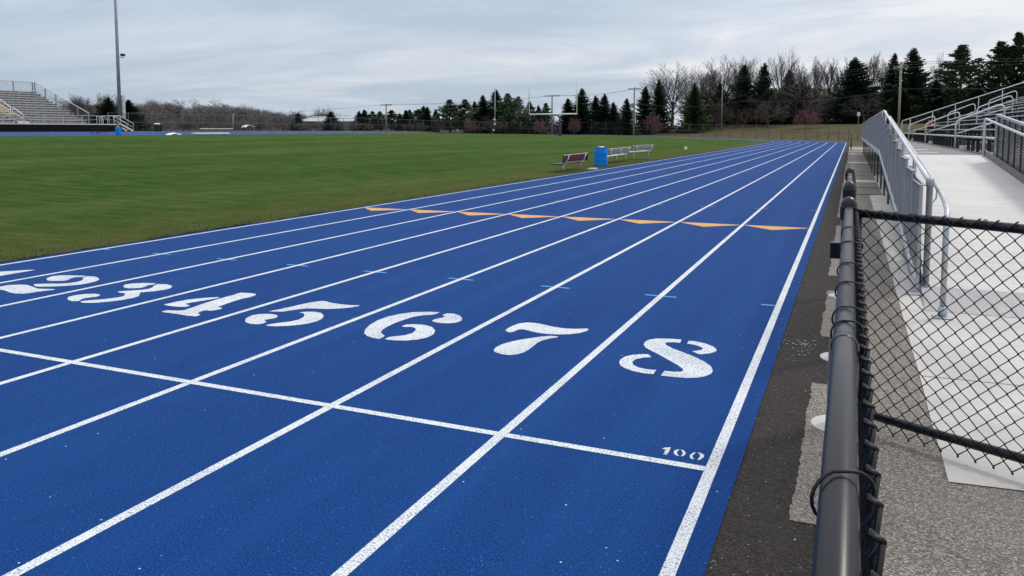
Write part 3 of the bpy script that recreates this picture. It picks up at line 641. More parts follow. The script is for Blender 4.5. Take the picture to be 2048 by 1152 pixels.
gm.matrix_local = Matrix(((0, 1, 0, 1.222), (1, 0, 0, 8.56), (.0765, 0, 1, 0.08), (0, 0, 0, 1)))
MB().box(1.08, 1.33, 8.28, 8.40, .004, .016).build('foot_plate', MAT['galv'], ramp)
MB().add([(1.12, 8.41, .02), (1.19, 8.41, .02), (1.19, 8.41, .20), (1.12, 8.40, .02), (1.19, 8.40, .02), (1.19, 8.40, .20)], [(0,2,1), (3,4,5), (0,1,4,3), (1,2,5,4), (2,0,3,5)]).build('gusset', MAT['galv'], ramp)
# handrail inside the guard, bending down to a post on the slab
hr = [(1.345, 20.0, 1.88), (1.345, 14, 1.42), (1.345, 10.0, 1.115), (1.345, 8.4, .985), (1.335, 7.9, .94), (1.32, 7.55, .89), (1.305, 7.42, .83), (1.30, 7.39, .74)]
MB().tube(hr + [(1.30, 7.385, .05)], .023, 12).build('handrail', MAT['galv'], ramp, True)
MB().box(1.225, 1.375, 7.31, 7.46, .006, .016).build('base_plate', MAT['galv'], ramp, bevel=.004)
MB().lathe([(.034, .016), (.034, .09), (.028, .095)], (1.30, 7.385, 0), 12).build('post_collar', MAT['galv'], ramp, True)
for y in (8.75, 11.6, 14.0, 16.4):
    z = deckz(y) + .95; MB().tube([(1.27, y, z-.14), (1.31, y, z-.17), (1.34, y, z-.13), (1.345, y, z-.02)], .008, 6).build('rail_bracket', MAT['galv'], ramp, True)
for y in (12.4, 15.6, 18.4, 20.7, 23, 26, 29.5, 33, 36, 39, 42, 46, 50, 54, 58):
    for x in (1.31, 3.2): MB().box(x-.02, x+.02, y-.02, y+.02, 0, deckz(y) - .06).build('leg', MAT['dark_steel'], ramp)
# right-hand guard of the ramp with dark privacy slats
sl_ = MB(); x0 = 3.40; GY0, GY1 = 8.6, 19.5
for k in range(17):
    a = .10 + k*.052
    sl_.bar((x0, GY1, deckz(GY1)+a+.02), (x0, GY0, deckz(GY0)+a+.02), .012, .038)
mb = MB()
for yy in np.arange(GY0 + .1, GY1, .62): mb.bar((x0 - .009, yy, deckz(yy)+.09), (x0 - .009, yy, deckz(yy)+.96), .012, .03)
multi('privacy_slat', [(sl_, MAT['black_slat']), (mb, MAT['dark_steel'])], ramp)
mb = MB()
mb.bar((x0, GY1+.05, deckz(GY1)+.99), (x0, GY0, deckz(GY0)+.98), .05, .05); mb.bar((x0, GY1+.05, deckz(GY1)+.075), (x0, GY0, deckz(GY0)+.075), .05, .05)
for yy in (GY0, 14, GY1+.05): mb.bar((x0, yy, deckz(yy)), (x0, yy, deckz(yy)+1.0), .05, .05, (0,1,0))
mb.build('guard_frame', MAT['galv'], ramp)
mb = MB(); mb.bar((x0-.06, GY0, deckz(GY0)+.07), (x0-.06, RY1, deckz(RY1)+.07), .03, .14); mb.build('kerb_plate', MAT['alu_grey'], ramp)
MB().tube([(3.30, 20.5, LZ0), (3.30, 20.5, 1.76), (3.30, 20.44, 1.81), (3.30, 20.3, 1.82), (3.30, 14, 1.33), (3.30, 8.6, .92)], .025, 10).build('handrail', MAT['galv_bright'], ramp, True)

# ------------------------------------------------------------------ right-hand grandstand
stand = thing('grandstand', 'aluminium grandstand on the right with rows of seats and looped handrails', 'grandstand', (0, 0, 0))
Y0, Y1 = 20.7, 55.0; NR = 16; PX, PZ = .61, .21
mb = MB()
for a in np.arange(1.3, 3.55, .235): mb.box(a, a+.225, Y0+.012, 61, .955, 1.0)
mb.build('walkway', MAT['alu_grey'], stand)
mb = MB()
for y in (22.5, 25.6, 31, 38, 46): mb.box(1.35, 2.6, y, y+.5, 1.0005, 1.004)
mb.build('walkway_patch', MAT['alu_white'], stand)
AIS = (47.3, 36.9, 26.6)
for i in range(NR):
    x = 3.6 + i*PX; zf = 1.0 + i*PZ; zs = zf + .40
    mb = MB(); cuts = [Y0] + [v for a in sorted(AIS) for v in (a - .62, a + .62)] + [Y1]
    for a, b in zip(cuts[0::2], cuts[1::2]):
        mb.box(x - .12, x + .02, a, b, zs-.04, zs); mb.box(x + .03, x + .17, a, b, zs-.04, zs)
    row = mb; mb = MB()
    for yy in np.arange(Y0+.3, Y1, .92):
        mb.box(x - .03, x + .05, yy, yy+.05, zf+.002, zs-.042); mb.box(x-.1, x+.15, yy, yy+.04, zs-.075, zs-.042)
    multi('seat_row', [(row, MAT['alu_seat']), (mb, MAT['dark_steel'])], stand)
    mb = MB(); mb.box(x + .30, x + .30 + PX - .01, Y0, Y1, zf + PZ - .045, zf + PZ)
    mb.box(x + .285, x + .298, Y0, Y1, zf + .01, zf + PZ - .002)
    mb.build('footboard', MAT['alu_grey'], stand)
    mb = MB()
    for a in AIS: mb.box(x - .05, x + .28, a - .5, a + .5, zf + .005, zf + .11)
    mb.build('aisle_step', MAT['alu_white'], stand)
def loop(y, xa, xb, za, zb, leg=.85):
    pts = [(xa, y, za - .0), (xa, y, za + leg - .12), (xa + .04, y, za + leg - .03), (xa + .14, y, za + leg + .03)]
    pts += [(xb - .16, y, zb + leg - .0), (xb - .05, y, zb + leg - .0), (xb, y, zb + leg - .1), (xb, y, zb)]
    return pts
for a in AIS:
    for i0 in (0, 3, 6, 9, 12):
        xa = 3.48 + i0*PX - .10; xb = xa + 1.22; za = 1.0 + max(0, i0)*PZ; zb = za + 2*PZ
        mb = MB(); mb.tube(loop(a, xa, xb, za, zb, .87), .024, 8); mb.tube([(xa, a, za + .46), (xb, a, zb + .46)], .02, 8)
        mb.build('aisle_rail', MAT['galv_bright'], stand, True)
mb = MB(); mb.tube([(3.45, Y1+.05, 1.04), (3.45, Y1+.05, 2.12), (3.5, Y1+.05, 2.16), (3.45 + NR*PX, Y1+.05, 2.16 + NR*PZ*1.02)], .026, 8).build('end_rail', MAT['galv_bright'], stand, True)
for k in range(0, NR, 2):
    x = 3.55 + k*PX + .35; MB().tube([(x, Y1+.05, 1.1 + k*PZ), (x, Y1+.05, 2.18 + (k+.5)*PZ)], .024, 8).build('end_post', MAT['galv'], stand, True)
def mesh_quad(name, P, mat, parent):
    """P: four corners; uv in metres"""
    me = bpy.data.meshes.new(name); me.from_pydata([tuple(p) for p in P], [], [(0,1,2,3)])
    uv = me.uv_layers.new(name='uv'); a = Vector(P[0]); ex = (Vector(P[1]) - a); lx = Vector((ex.x, ex.y, 0)).length; exn = Vector((ex.x, ex.y, 0)).normalized()
    for li, vi in enumerate((0,1,2,3)):
        d = Vector(P[vi]) - a; uv.data[li].uv = (d.dot(exn), d.z)
    me.materials.append(mat); o = bpy.data.objects.new(name, me); C.objects.link(o); o.parent = parent; return o
mesh_quad('end_mesh', [(3.45, Y1+.06, 1.05), (3.45+NR*PX, Y1+.06, 1.05+NR*PZ), (3.45+NR*PX, Y1+.06, 2.14+NR*PZ), (3.45, Y1+.06, 2.14)], MAT['fence_mesh'], stand)
for y in np.arange(20, Y1, 5.0):
    mb = MB()
    for x in (3.6, 6.0, 8.5, 11.0): mb.box(x-.06, x+.06, y-.06, y+.06, 0, .98 + (x-3.6)/PX*PZ)
    mb.build('support_frame', MAT['dark_steel'], stand)
# ------------------------------------------------------------------ benches, barrels and small things on the lawn's edge
def bench(label, x, y, L, rz, bcol, ecol, scol, nb=3, hs=.8):
    """built along local y, back towards +x, seat towards -x"""
    t = thing('park_bench', label, 'bench', put(x, y, 0.01), 'benches beside the track', rz); t.scale = (1, 1, hs)
    for k in range(nb):
        z = .52 + k*.125; xx = .02 + k*.035
        MB().box(xx, xx+.035, .03, L-.03, z, z+.105).build('back_board', bcol, t, bevel=.006)
    for k in range(2): MB().box(-.42 + k*.20, -.42 + k*.20 + .18, 0, L, .41, .45).build('seat_board', scol, t, bevel=.006)
    mb = MB(); mb.box(.02 + (nb-1)*.035 - .01, .02 + (nb-1)*.035 + .05, .0, L, .52 + nb*.125 - .012, .52 + nb*.125 + .006); mb.build('top_board', MAT['pale_board'], t)
    if ecol: 
        for yy in (0, L-.10): MB().box(.055, .14, yy, yy+.10, .50, .52 + nb*.125 - .02).build('end_board', ecol, t)
    for yy in (L*.14, L*.86) if L < 3.6 else (L*.1, L*.5, L*.9):
        MB().tube([(-.06, yy, 0), (-.06, yy, .40), (-.42, yy, .40)], .027, 8).build('leg', MAT['galv_bright'], t, True)
        MB().tube([(-.40, yy, .39), (.0, yy, .385), (.06, yy, .47), (.10, yy, .60), (.06 + nb*.036, yy, .50 + nb*.125)], .024, 8).build('back_support', MAT['galv_bright'], t, True)
    return t
bench('small bench with maroon back boards nearest along the lawn edge', -9.12, 26.9, 3.1, R(2), MAT['maroon'], MAT['dark_board'], MAT['dark_board'], 3, .73)
bench('grey bench with slatted back just past the blue barrel', -9.55, 34.0, 4.9, R(3), MAT['grey_board'], None, MAT['pale_board'])
bench('pale framed bench farthest along the lawn edge', -9.75, 39.3, 3.0, R(-7), MAT['grey_board'], None, MAT['pale_board'], 2, 1.0)
def barrel(label, x, y, h=.84, r=.285):
    t = thing('trash_barrel', label, 'trash barrel', put(x, y, .01), 'blue trash barrels')
    prof = [(r*.93, 0), (r*.985, .03), (r, .10), (r, h*.33), (r*1.008, h*.345), (r*1.008, h*.37), (r, h*.385), (r, h*.64), (r*1.008, h*.655), (r*1.008, h*.68), (r, h*.695), (r*.99, h*.86), (r*.90, h*.93), (r*.90, h*.985), (r*.94, h), (r*.86, h), (r*.85, h*.93)]
    MB().lathe(prof, n=28).build('drum', MAT['barrel'], t, True)
    MB().lathe([(r*.5, h*.94), (r*.55, h*.99), (r*.4, h*1.02), (r*.1, h*1.035)], (.05, -.05, 0), 9).build('bag', MAT['white'], t, True)
barrel('bright blue trash barrel between the maroon bench and grey bench', -9.27, 32.3)
barrel('blue trash barrel far across the field below the stand stairs', -72.7, 61.5, .95, .29)
tag(MB().add([(-8.98, 29.5, .03), (-8.70, 29.6, .03), (-8.72, 30.1, .03), (-9.0, 30.0, .03), (-8.97, 29.52, .07), (-8.72, 29.62, .07), (-8.73, 30.07, .07), (-8.98, 29.97, .07)], [(4,5,6,7),(0,1,5,4),(1,2,6,5),(2,3,7,6),(3,0,4,7)]).build('loose_slab', MAT['concrete']), 'flat pale slab lying by the maroon bench', 'slab')
t = thing('marker_box', 'small white box on a short stake at the lawn edge', 'marker', put(-10.1, 55.4)); t.scale = (.7, .7, .8)
MB().box(-.13, .13, -.06, .06, .24, .52).build('box', MAT['white'], t, bevel=.01); MB().box(-.03, .03, -.03, .03, -.05, .24).build('stake', MAT['dark_steel'], t)

# ------------------------------------------------------------------ goal post
gx, gy = -37.5, 102.3; gz = h1(gx, gy)
t = thing('goal_post', 'tall white goal post with navy padded base beyond the field', 'goal post', (gx, gy, gz - .1))
zb = 3.87 - gz
MB().tube([(-3.55, 0, zb), (3.55, 0, zb)], .10, 10).build('crossbar', MAT['white'], t, True)
for s in (-1, 1): MB().tube([(s*3.5, 0, zb), (s*3.54, 0, zb + 5.85)], [.085, .07], 8).build('upright', MAT['white'], t, True)
MB().tube([(.35, 2.0, .0), (.35, 2.0, zb - 1.1), (.33, 1.9, zb - .6), (.25, 1.4, zb - .2), (.1, .6, zb - .05), (0, 0, zb)], .085, 10).build('gooseneck', MAT['navy'], t, True)
MB().lathe([(.05, 0), (.21, .02), (.22, .1), (.22, 1.85), (.2, 1.92), (.1, 1.93)], (.35, 2.0, 0), 14).build('pad', MAT['navy'], t, True)

# ------------------------------------------------------------------ far fence round the track
t = thing('perimeter_fence', 'long dark chain link fence curving round the far end of the track', 'fence')
FR = ROUT + 5.2; FP = []
for a in np.linspace(-.02, math.pi, 52): FP.append((CX + FR*math.cos(a), CY + FR*math.sin(a)))
for y in np.arange(CY - 3, 70, -3.0): FP.append((CX - FR, y))
FP = [(CX + FR, 97.6), (CX + FR, 100.6)] + FP
FH = 2.35
for k, (x, y) in enumerate(FP):
    z = h1(x, y); MB().tube([(x, y, z - .1), (x, y, z + FH)], .042, 6).build('post', MAT['fence_dark'], t, True)
for nm, q in (('top_rail', FH), ('mid_rail', FH*.5)):
    MB().tube([(x, y, h1(x, y) + q) for x, y in FP], .03, 5).build(nm, MAT['fence_dark'], t, True)
me_v = []; me_f = []; uvs = []; s_ = 0
for k, (x, y) in enumerate(FP):
    if k: s_ += math.hypot(x - FP[k-1][0], y - FP[k-1][1])
    z = h1(x, y); me_v += [(x, y, z + .03), (x, y, z + FH - .02)]; uvs += [(s_, 0), (s_, FH)]
for k in range(len(FP)-1): me_f.append((2*k, 2*k+2, 2*k+3, 2*k+1))
me = bpy.data.meshes.new('wire_mesh'); me.from_pydata(me_v, [], me_f); uv = me.uv_layers.new(name='uv')
for lp in me.loops: uv.data[lp.index].uv = uvs[lp.vertex_index]
me.materials.append(MAT['fence_mesh']); o = bpy.data.objects.new('wire_mesh', me); C.objects.link(o); o.parent = t

# ------------------------------------------------------------------ left-hand bleachers across the field
st = thing('bleacher_stand', 'grey bleachers on a black skirt across the field at the left', 'bleachers')
SX, SY0, SY1 = -83.0, 18.0, 67.0; SZ = h1(-82, 55); DZ = 2.33
for a in np.arange(SY0, 70.6, 2.4): MB().box(SX - .06, SX, a, min(a + 2.39, 70.7), SZ - .3, DZ - .14).build('skirt_panel', MAT['skirt'], st)
MB().box(SX - 1.3, SX + .02, SY0, 70.7, DZ - .14, DZ).build('walkway', MAT['alu_far'], st)
mb = MB(); mb.box(SX - .02, SX + .03, SY0, 70.7, DZ + .92, DZ + .98); mb.box(SX-.01, SX+.02, SY0, 70.7, DZ+.48, DZ+.51)
mb.build('front_rail', MAT['galv'], st)
for y in np.arange(SY0, 69, 2.36): MB().box(SX-.03, SX+.03, y-.035, y+.035, DZ, DZ+.95).build('rail_post', MAT['galv'], st)
NL, LX, LZ = 13, .70, .30; AY = 58.9
rs = random.Random(5)
for i in range(NL):
    x = SX - 1.35 - i*LX; zf = DZ + .02 + i*LZ; zs = zf + .40
    mb = MB()
    for a, b in ((SY0, AY - .75), (AY + .75, SY1)): mb.box(x - .30, x, a, b, zs - .05, zs)
    row = mb; mb = MB()
    for yy in np.arange(SY0 + (-i*.50) % 2.0, SY1, 2.0):
        mb.box(x + .006, x + .05, yy, yy + .13, zs - .19, zs - .06)
    multi('seat_row', [(row, MAT['alu_far']), (mb, MAT['dark_steel'])], st)
    mb = MB(); mb.box(x - LX - .02, x - .30, SY0, SY1, zf + LZ - .05, zf + LZ); mb.box(x - .33, x - .30, SY0, SY1, zf, zf + LZ - .01)
    mb.build('footboard', MAT['far_riser'], st)
    mb = MB(); mb.box(x - .32, x + .18, AY - .7, AY + .7, zf + .13, zf + .16); mb.box(x + .16, x + .18, AY - .7, AY + .7, zf - .02, zf + .14)
    mb.build('aisle_step', MAT['yellow'] if 3 <= i <= 7 else (MAT['alu_white'] if i in (0, 8, 9) else MAT['alu_grey']), st)
for i0 in (0, 3, 6, 9):
    xa = SX - 1.2 - i0*LX; xb = xa - 1.75; za = DZ + i0*LZ; zb_ = za + 2.5*LZ
    mb = MB(); mb.tube([(xa, AY + .0, za), (xa, AY, za + .9), (xa - .1, AY, za + 1.0), (xb + .1, AY, zb_ + 1.0), (xb, AY, zb_ + .9), (xb, AY, zb_)], .04, 6)
    mb.tube([(xa, AY, za + .52), (xb, AY, zb_ + .52)], .03, 6); mb.build('aisle_rail', MAT['white'], st, True)
XB = SX - 1.35 - NL*LX; ZT = DZ + NL*LZ
MB().tube([(SX - 1.1, SY1, DZ), (SX - 1.1, SY1, DZ + 1.30), (XB, SY1, ZT + 1.30)], .045, 8).build('end_rail', MAT['galv_bright'], st, True)
for k in range(6):
    x = SX - 1.1 - k*(SX - 1.1 - XB)/5.0; q = (SX - 1.1 - x)/(SX - 1.1 - XB); z = DZ + q*(ZT - DZ)
    MB().box(x-.05, x+.05, SY1-.05, SY1+.05, z - .3, z + 1.30).build('end_post', MAT['pole_grey'], st)
mesh_quad('end_mesh', [(SX - 1.1, SY1+.02, DZ), (XB, SY1+.02, ZT), (XB, SY1+.02, ZT + 1.3), (SX - 1.1, SY1+.02, DZ + 1.3)], MAT['stand_mesh'], st)
MB().tube([(XB, SY1, ZT + 1.30), (XB, SY0, ZT + 1.30)], .045, 8).build('back_rail', MAT['galv_bright'], st, True)
for y in np.arange(SY1 - .3, SY0, -2.45): MB().box(XB-.05, XB+.05, y-.05, y+.05, ZT - .6, ZT + 1.3).build('back_post', MAT['pole_grey'], st)
me_ = mesh_quad('back_mesh', [(XB-.02, SY1, ZT), (XB-.02, SY0, ZT), (XB-.02, SY0, ZT + 1.3), (XB-.02, SY1, ZT + 1.3)], MAT['stand_mesh'], st)
mb = MB()
for y in (20, 30, 40, 50, 60, 66.5): mb.add([(SX-1.4, y, SZ-.3), (XB, y, SZ-.3), (XB, y, ZT-.1), (SX-1.4, y, DZ-.1), (SX-1.4, y+.1, SZ-.3), (XB, y+.1, SZ-.3), (XB, y+.1, ZT-.1), (SX-1.4, y+.1, DZ-.1)], [(0,1,2,3),(7,6,5,4),(0,3,7,4),(1,5,6,2)])
mb.build('support_frame', MAT['dark_steel'], st)
# stairs at the end of the walkway
mb = MB(); n = 5
for k in range(n): 
    z = DZ - (k+1)*(DZ - SZ)/(n+0.0); mb.box(SX - 1.2, SX - .1, 70.7 + k*.36, 71.06 + k*.36, z, z + .05)
mb.bar((SX-.1, 70.7, DZ-.05), (SX-.1, 70.7 + n*.36, SZ+.05), .05, .22); mb.bar((SX-1.2, 70.7, DZ-.05), (SX-1.2, 70.7 + n*.36, SZ+.05), .05, .22)
mb.build('stair', MAT['galv_bright'], st)
for xx in (SX - .1, SX - 1.2):
    mb = MB(); mb.tube([(xx, 69.0, DZ), (xx, 69.0, DZ + .98), (xx, 70.6, DZ + .98), (xx, 70.7 + n*.36, SZ + 1.0), (xx, 70.7 + n*.36, SZ)], .045, 6)
    mb.tube([(xx, 70.6, DZ + .5), (xx, 70.7 + n*.36, SZ + .5)], .035, 6); mb.tube([(xx, 70.6, DZ), (xx, 70.6, DZ+.98)], .045, 6)
    mb.build('stair_rail', MAT['galv_bright'], st, True)
for xx, yy in ((SX - .5, 67.6), (SX - .5, 68.2)): MB().tube([(xx, yy, DZ), (xx, yy, DZ + .95), (xx, yy + .9, DZ + .6), (xx, yy + .9, DZ)], .04, 6).build('gate_rail', MAT['galv_bright'], st, True)

# tall light pole with its cabinet and camera
px_, py_ = -86.2, 73.2; pz = h1(px_, py_)
t = thing('light_pole', 'very tall grey light pole rising out of the photo by the left stand', 'light pole', (px_, py_, pz))
MB().tube([(0, 0, -.2), (0, 0, 10), (0, 0, 25)], [.24, .20, .135], 14).build('pole', MAT['pole_grey'], t, True)
MB().box(.08, .40, .16, .56, 1.75, 4.65).build('cabinet', MAT['cabinet'], t, bevel=.02)
mb = MB()
for z in (2.0, 2.95, 3.9): mb.box(.401, .412, .30, .46, z, z + .10)
mb.build('cabinet_handle', MAT['dark_steel'], t)
MB().box(.1, .16, -.02, .85, 9.45, 9.55).build('bracket', MAT['pole_grey'], t)
MB().box(-.02, .26, .40, .95, 9.66, 9.98).build('camera_housing', MAT['black_vinyl'], t, bevel=.03)
MB().box(-2.2, 2.2, -.15, .15, 24.4, 24.6).build('crossarm', MAT['pole_grey'], t)
for k in range(6): MB().lathe([(.08, .1), (.28, .0), (.30, -.25), (.1, -.28)], (-2 + k*.8, .2, 24.4), 10).build('floodlight', MAT['galv'], t, True)

# low things lying on and beside the far straight
t = thing('steel_gate', 'black barred gate panel right of the left stand stairs', 'gate', put(-86.2, 74.3))
for y in (0, .95, 1.55): MB().box(-.06, .06, y-.06, y+.06, -.1, 1.42 if y else 1.5).build('post', MAT['black_vinyl'], t)
mb = MB()
for z in (.08, .7, 1.36): mb.box(-.02, .02, 0, 1.55, z, z+.05)
for y in np.arange(.08, 1.5, .12): mb.box(-.012, .012, y, y+.02, .1, 1.36)
mb.build('bars', MAT['black_vinyl'], t)
for i, (x, y) in enumerate(((-82.0, 75.2), (-82.3, 75.95))):
    t = thing('rubbish_bin', ('dark green bin with a white lid, left one beside the far track', 'dark green bin, right one of the pair beside the far track')[i], 'bin', put(x, y), 'dark green bins')
    MB().lathe([(.30, 0), (.33, .05), (.36, .85), (.38, .9), (.36, .92)], n=14).build('body', MAT['green_bin'], t, True)
    MB().lathe([(.385, .9), (.385, .96), (.30, 1.03), (.05, 1.05)], n=14).build('lid', MAT['white'] if i == 0 else MAT['green_bin'], t, True)
for i, y in enumerate((61.3, 62.35)):
    t = thing('low_bench', ('left dark low bench before the black skirt', 'right dark low bench before the black skirt')[i], 'bench', put(-76.5, y), 'low dark benches')
    MB().box(-.2, .2, 0, .80, .62, .68).build('seat', MAT['black_vinyl'], t)
    for q in (.08, .72): MB().tube([(-.18, q, 0), (-.15, q, .62), (.15, q, .62), (.18, q, 0)], .03, 6).build('leg', MAT['black_vinyl'], t)
t = thing('landing_mat', 'small white wedge shaped mat with black side at the far lawn edge', 'mat', put(-73.4, 68.9)); t.scale = (1, 1, .62)
MB().add([(-.5, 0, 0), (.5, 0, 0), (.5, 1.7, 0), (-.5, 1.7, 0), (-.5, .55, .30), (.5, .45, .22), (.5, 1.35, .28), (-.5, 1.25, .42)], [(4,5,6,7),(0,1,5,4),(1,2,6,5),(2,3,7,6),(3,0,4,7)]).build('pad', MAT['white'], t)
MB().bar((.54, .1, .04), (.54, 1.0, .24), .05, .12).build('side_strip', MAT['black_vinyl'], t)
t = thing('white_beam', 'long low white beam on dark feet at the far lawn edge', 'beam', put(-73.6, 73.0))
MB().box(-.3, .3, 0, 5.8, .06, .22).build('beam', MAT['white'], t, bevel=.03)
for y in (.6, 2.9, 5.2): MB().box(-.34, .34, y, y+.14, 0, .07).build('foot', MAT['dark_steel'], t)
t = thing('hurdle_stack', 'dark framed hurdles with a pale bar behind the long white beam', 'hurdles', put(-82.5, 79.5))
MB().box(-.05, .05, 3.5, 9.8, .30, .42).build('bar', MAT['pale_board'], t)
for y in (0.2, 3.6, 6.4): MB().tube([(.3, y - .5, 0), (0, y, .34), (-.2, y + .5, 0)], .04, 6).build('frame', MAT['dark_steel'], t)
t = thing('canopy', 'small white curved canopy roof beyond the far fence', 'canopy', put(-117.5, 131.5)); t.scale = (.55, .55, .8)
n = 9; mb = MB()
for k in range(n):
    a, b = [(-2.4 + 4.8*q/n, .55*math.sin(math.pi*min(1, max(0, q/n))**.8)) for q in (k, k+1)]
    mb.add([(-1.2, a[0], 1.0+a[1]), (1.2, a[0], 1.0+a[1]), (1.2, b[0], 1.0+b[1]), (-1.2, b[0], 1.0+b[1]), (-1.2, a[0], .9+a[1]), (1.2, a[0], .9+a[1]), (1.2, b[0], .9+b[1]), (-1.2, b[0], .9+b[1])], [(0,1,2,3),(7,6,5,4),(0,4,5,1),(2,6,7,3),(1,5,6,2),(0,3,7,4)])
mb.build('roof', MAT['white'], t)
for x, y in ((-1, -2), (1, -2), (-1, 2), (1, 2)): MB().box(x-.05, x+.05, y-.05, y+.05, -.3, 1.1).build('post', MAT['pole_grey'], t)

# ------------------------------------------------------------------ poles and wires
def upole(label, x, y, ztop, arm, r=.16, mat='wood_pole', armz=.25, rz=0):
    z = h1(x, y); t = thing('utility_pole', label, 'utility pole', (x, y, z), 'wooden utility poles', rz); H = ztop - z
    MB().tube([(0, 0, -.3), (0, 0, H)], [r, r*.72], 9).build('pole', MAT[mat], t, True)
    if arm:
        MB().box(-arm/2, arm/2, -.07, .07, H - armz - .09, H - armz + .09).build('crossarm', MAT['wood_pole'], t)
        for q in (-.46, -.2, .2, .46): MB().lathe([(.04, 0), (.07, .08), (.03, .18)], (arm*q, 0, H - armz + .08), 6).build('insulator', MAT['galv'], t)
    return t
upole('grey utility pole with a level crossarm before the small pines', -82.02, 129.9, 6.62, 2.6, .17)
upole('utility pole with a wide crossarm standing behind the goal crossbar', -52.64, 142.6, 8.36, 3.0, .19)
p3 = upole('pale utility pole with short crossarm between the lone spruce and dark spruces', -37.57, 146.9, 9.71, 2.4, .20, armz=.35)
MB().lathe([(.22, 0), (.24, .1), (.24, .85), (.2, .95)], (-.36, 0, 5.2), 10).build('transformer', MAT['pole_grey'], p3, True)
upole('distant wooden utility pole before the brown wood at the left', -114.99, 124.4, 4.84, 0, .17)
upole('slim grey pole among the bare trees right of the green fir', -23.47, 161.8, 10.65, 0, .10)
upole('tall pale utility pole rising behind the right stand', 7.12, 133.6, 11.9, 2.0, .21, armz=.9)
t = thing('light_pole', 'thin grey pole with navy base and small white boxes at mid distance', 'pole', put(-52.76, 116.4))
MB().tube([(0, 0, 0), (0, 0, 7.4)], [.13, .075], 8).build('pole', MAT['pole_grey'], t, True)
MB().lathe([(.2, 0), (.2, 2.1), (.14, 2.15)], n=10).build('pad', MAT['navy'], t, True)
for q, z in ((0, 2.25), (.05, 1.55), (-.12, .55)): MB().box(q-.13, q+.13, -.26, -.13, z, z+.26).build('box', MAT['white'], t, bevel=.03)
t = thing('sign_post', 'small pale square sign on a brown post by the dark firs', 'sign', put(1.65, 158))
zt = 4.85 - h1(1.65, 158); MB().box(-.05, .05, -.05, .05, -.2, zt - .1).build('post', MAT['wood_pole'], t); MB().box(-.26, .26, -.09, -.055, zt - .72, zt).build('board', MAT['pale_board'], t)
def cable(label, pts, offs, sag, r=.017):
    mb = MB()
    for dx, dz in offs:
        for a, b in zip(pts[:-1], pts[1:]):
            P = []
            for q in np.linspace(0, 1, 17): P.append((a[0]+(b[0]-a[0])*q + dx, a[1]+(b[1]-a[1])*q, a[2]+(b[2]-a[2])*q + dz - sag*4*q*(1-q)))
            mb.tube(P, r, 4)
    tag(mb.build('power_line', MAT['wire']), label, 'power line', 'power lines')
cable('thin power line strung left from the small pines pole', [(-170, 150, 4.2), (-82, 129.9, 6.5)], ((0, 0), (.8, .05)), .5)
cable('power line running between the poles behind the goal posts', [(-82, 129.9, 6.5), (-52.6, 142.6, 8.2), (-37.6, 146.9, 9.4)], ((0, 0), (1.0, .05)), .5)
cable('upper power lines crossing in front of the bare trees', [(-37.6, 146.9, 9.3), (-17, 143.5, 10.3), (7.12, 133.6, 11.0), (60, 112, 11.2)], ((0, 0), (.3, .45), (.5, .8)), .55)
cable('lower single cable crossing in front of the bare trees', [(-37.6, 146.9, 6.6), (-17, 143.5, 6.7), (7.12, 133.6, 7.8), (60, 112, 8.6)], ((0, 0),), .8, .02)
cable('faint power lines before the brown wood at the left', [(-170, 95, 4.8), (-115, 124.4, 4.7), (-75, 150, 3.6)], ((0, 0), (0, -.8), (0, -1.7)), .25, .02)

# ------------------------------------------------------------------ buildings
t = thing('school_building', 'long low building with a pale flat roof behind the conifers', 'building', (-137, 174.8, h1(-115, 178) - .2), None, R(9))
MB().box(0, 44, 0, 14, 0, 2.6).build('wall', MAT['teal_wall'], t); 
MB().add([(-1.2, -1.4, 2.75), (45, -1.4, 2.75), (45, 7, 4.15), (-1.2, 7, 4.15), (45, 15, 2.9), (-1.2, 15, 2.9), (-1.2, -1.4, 2.62), (45, -1.4, 2.62)], [(0,1,2,3), (3,2,4,5), (6,7,1,0), (0,3,5,6), (7,4,2,1)]).build('roof', MAT['roof_white'], t); MB().box(-.6, 44.5, -.6, 14.5, 2.45, 2.6).build('fascia', MAT['teal_wall'], t)
for k in range(10): MB().box(2 + k*4.2, 4.6 + k*4.2, -.05, -.005, .9, 2.0).build('window', MAT['glass'], t)
for k in range(6): MB().box(4 + k*7, 7 + k*7, -1.0, -.65, 2.1, 2.5).build('awning', MAT['roof_white'], t)
hz = h1(-6.5, 186)
t = thing('small_house', 'small grey blue house with white windows beneath the trees', 'house', (-8.8, 184, hz - .1), None, R(10))
MB().box(0, 6.2, 0, 6, 0, 2.2).build('wall', MAT['house_wall'], t)
for x0, x1 in ((.35, 1.35), (2.75, 3.65), (3.85, 4.75)):
    f = MB().box(x0, x1, -.08, -.004, .72, 1.85).build('window', MAT['white'], t); MB().box(x0+.16, x1-.16, -.10, -.082, .88, 1.72).build('pane', MAT['glass'], f)
MB().add([(-.5, -.5, 2.2), (6.7, -.5, 2.2), (6.7, 6.5, 2.2), (-.5, 6.5, 2.2), (-.5, 3, 4.6), (6.7, 3, 4.6)], [(0,1,5,4),(2,3,4,5),(0,4,3),(1,2,5),(3,2,1,0)]).build('roof', MAT['roof_dark'], t)
MB().box(5.0, 5.9, -1.2, -.1, 0, .45).build('porch', MAT['pale_board'], t)
t = thing('tan_building', 'large tan flat roofed building glimpsed behind the bare trees', 'building', (-24, 285, 0), None, R(8))
MB().box(0, 28, 0, 20, -1, 15.3).build('wall', MAT['tan_wall'], t); MB().box(-.4, 28.4, -.4, 20.4, 15.3, 15.9).build('parapet', MAT['pale_board'], t)
for k in range(8): MB().box(1.2 + k*3.4, 3.3 + k*3.4, -.06, -.004, 11.4, 12.8).build('window', MAT['glass'], t)
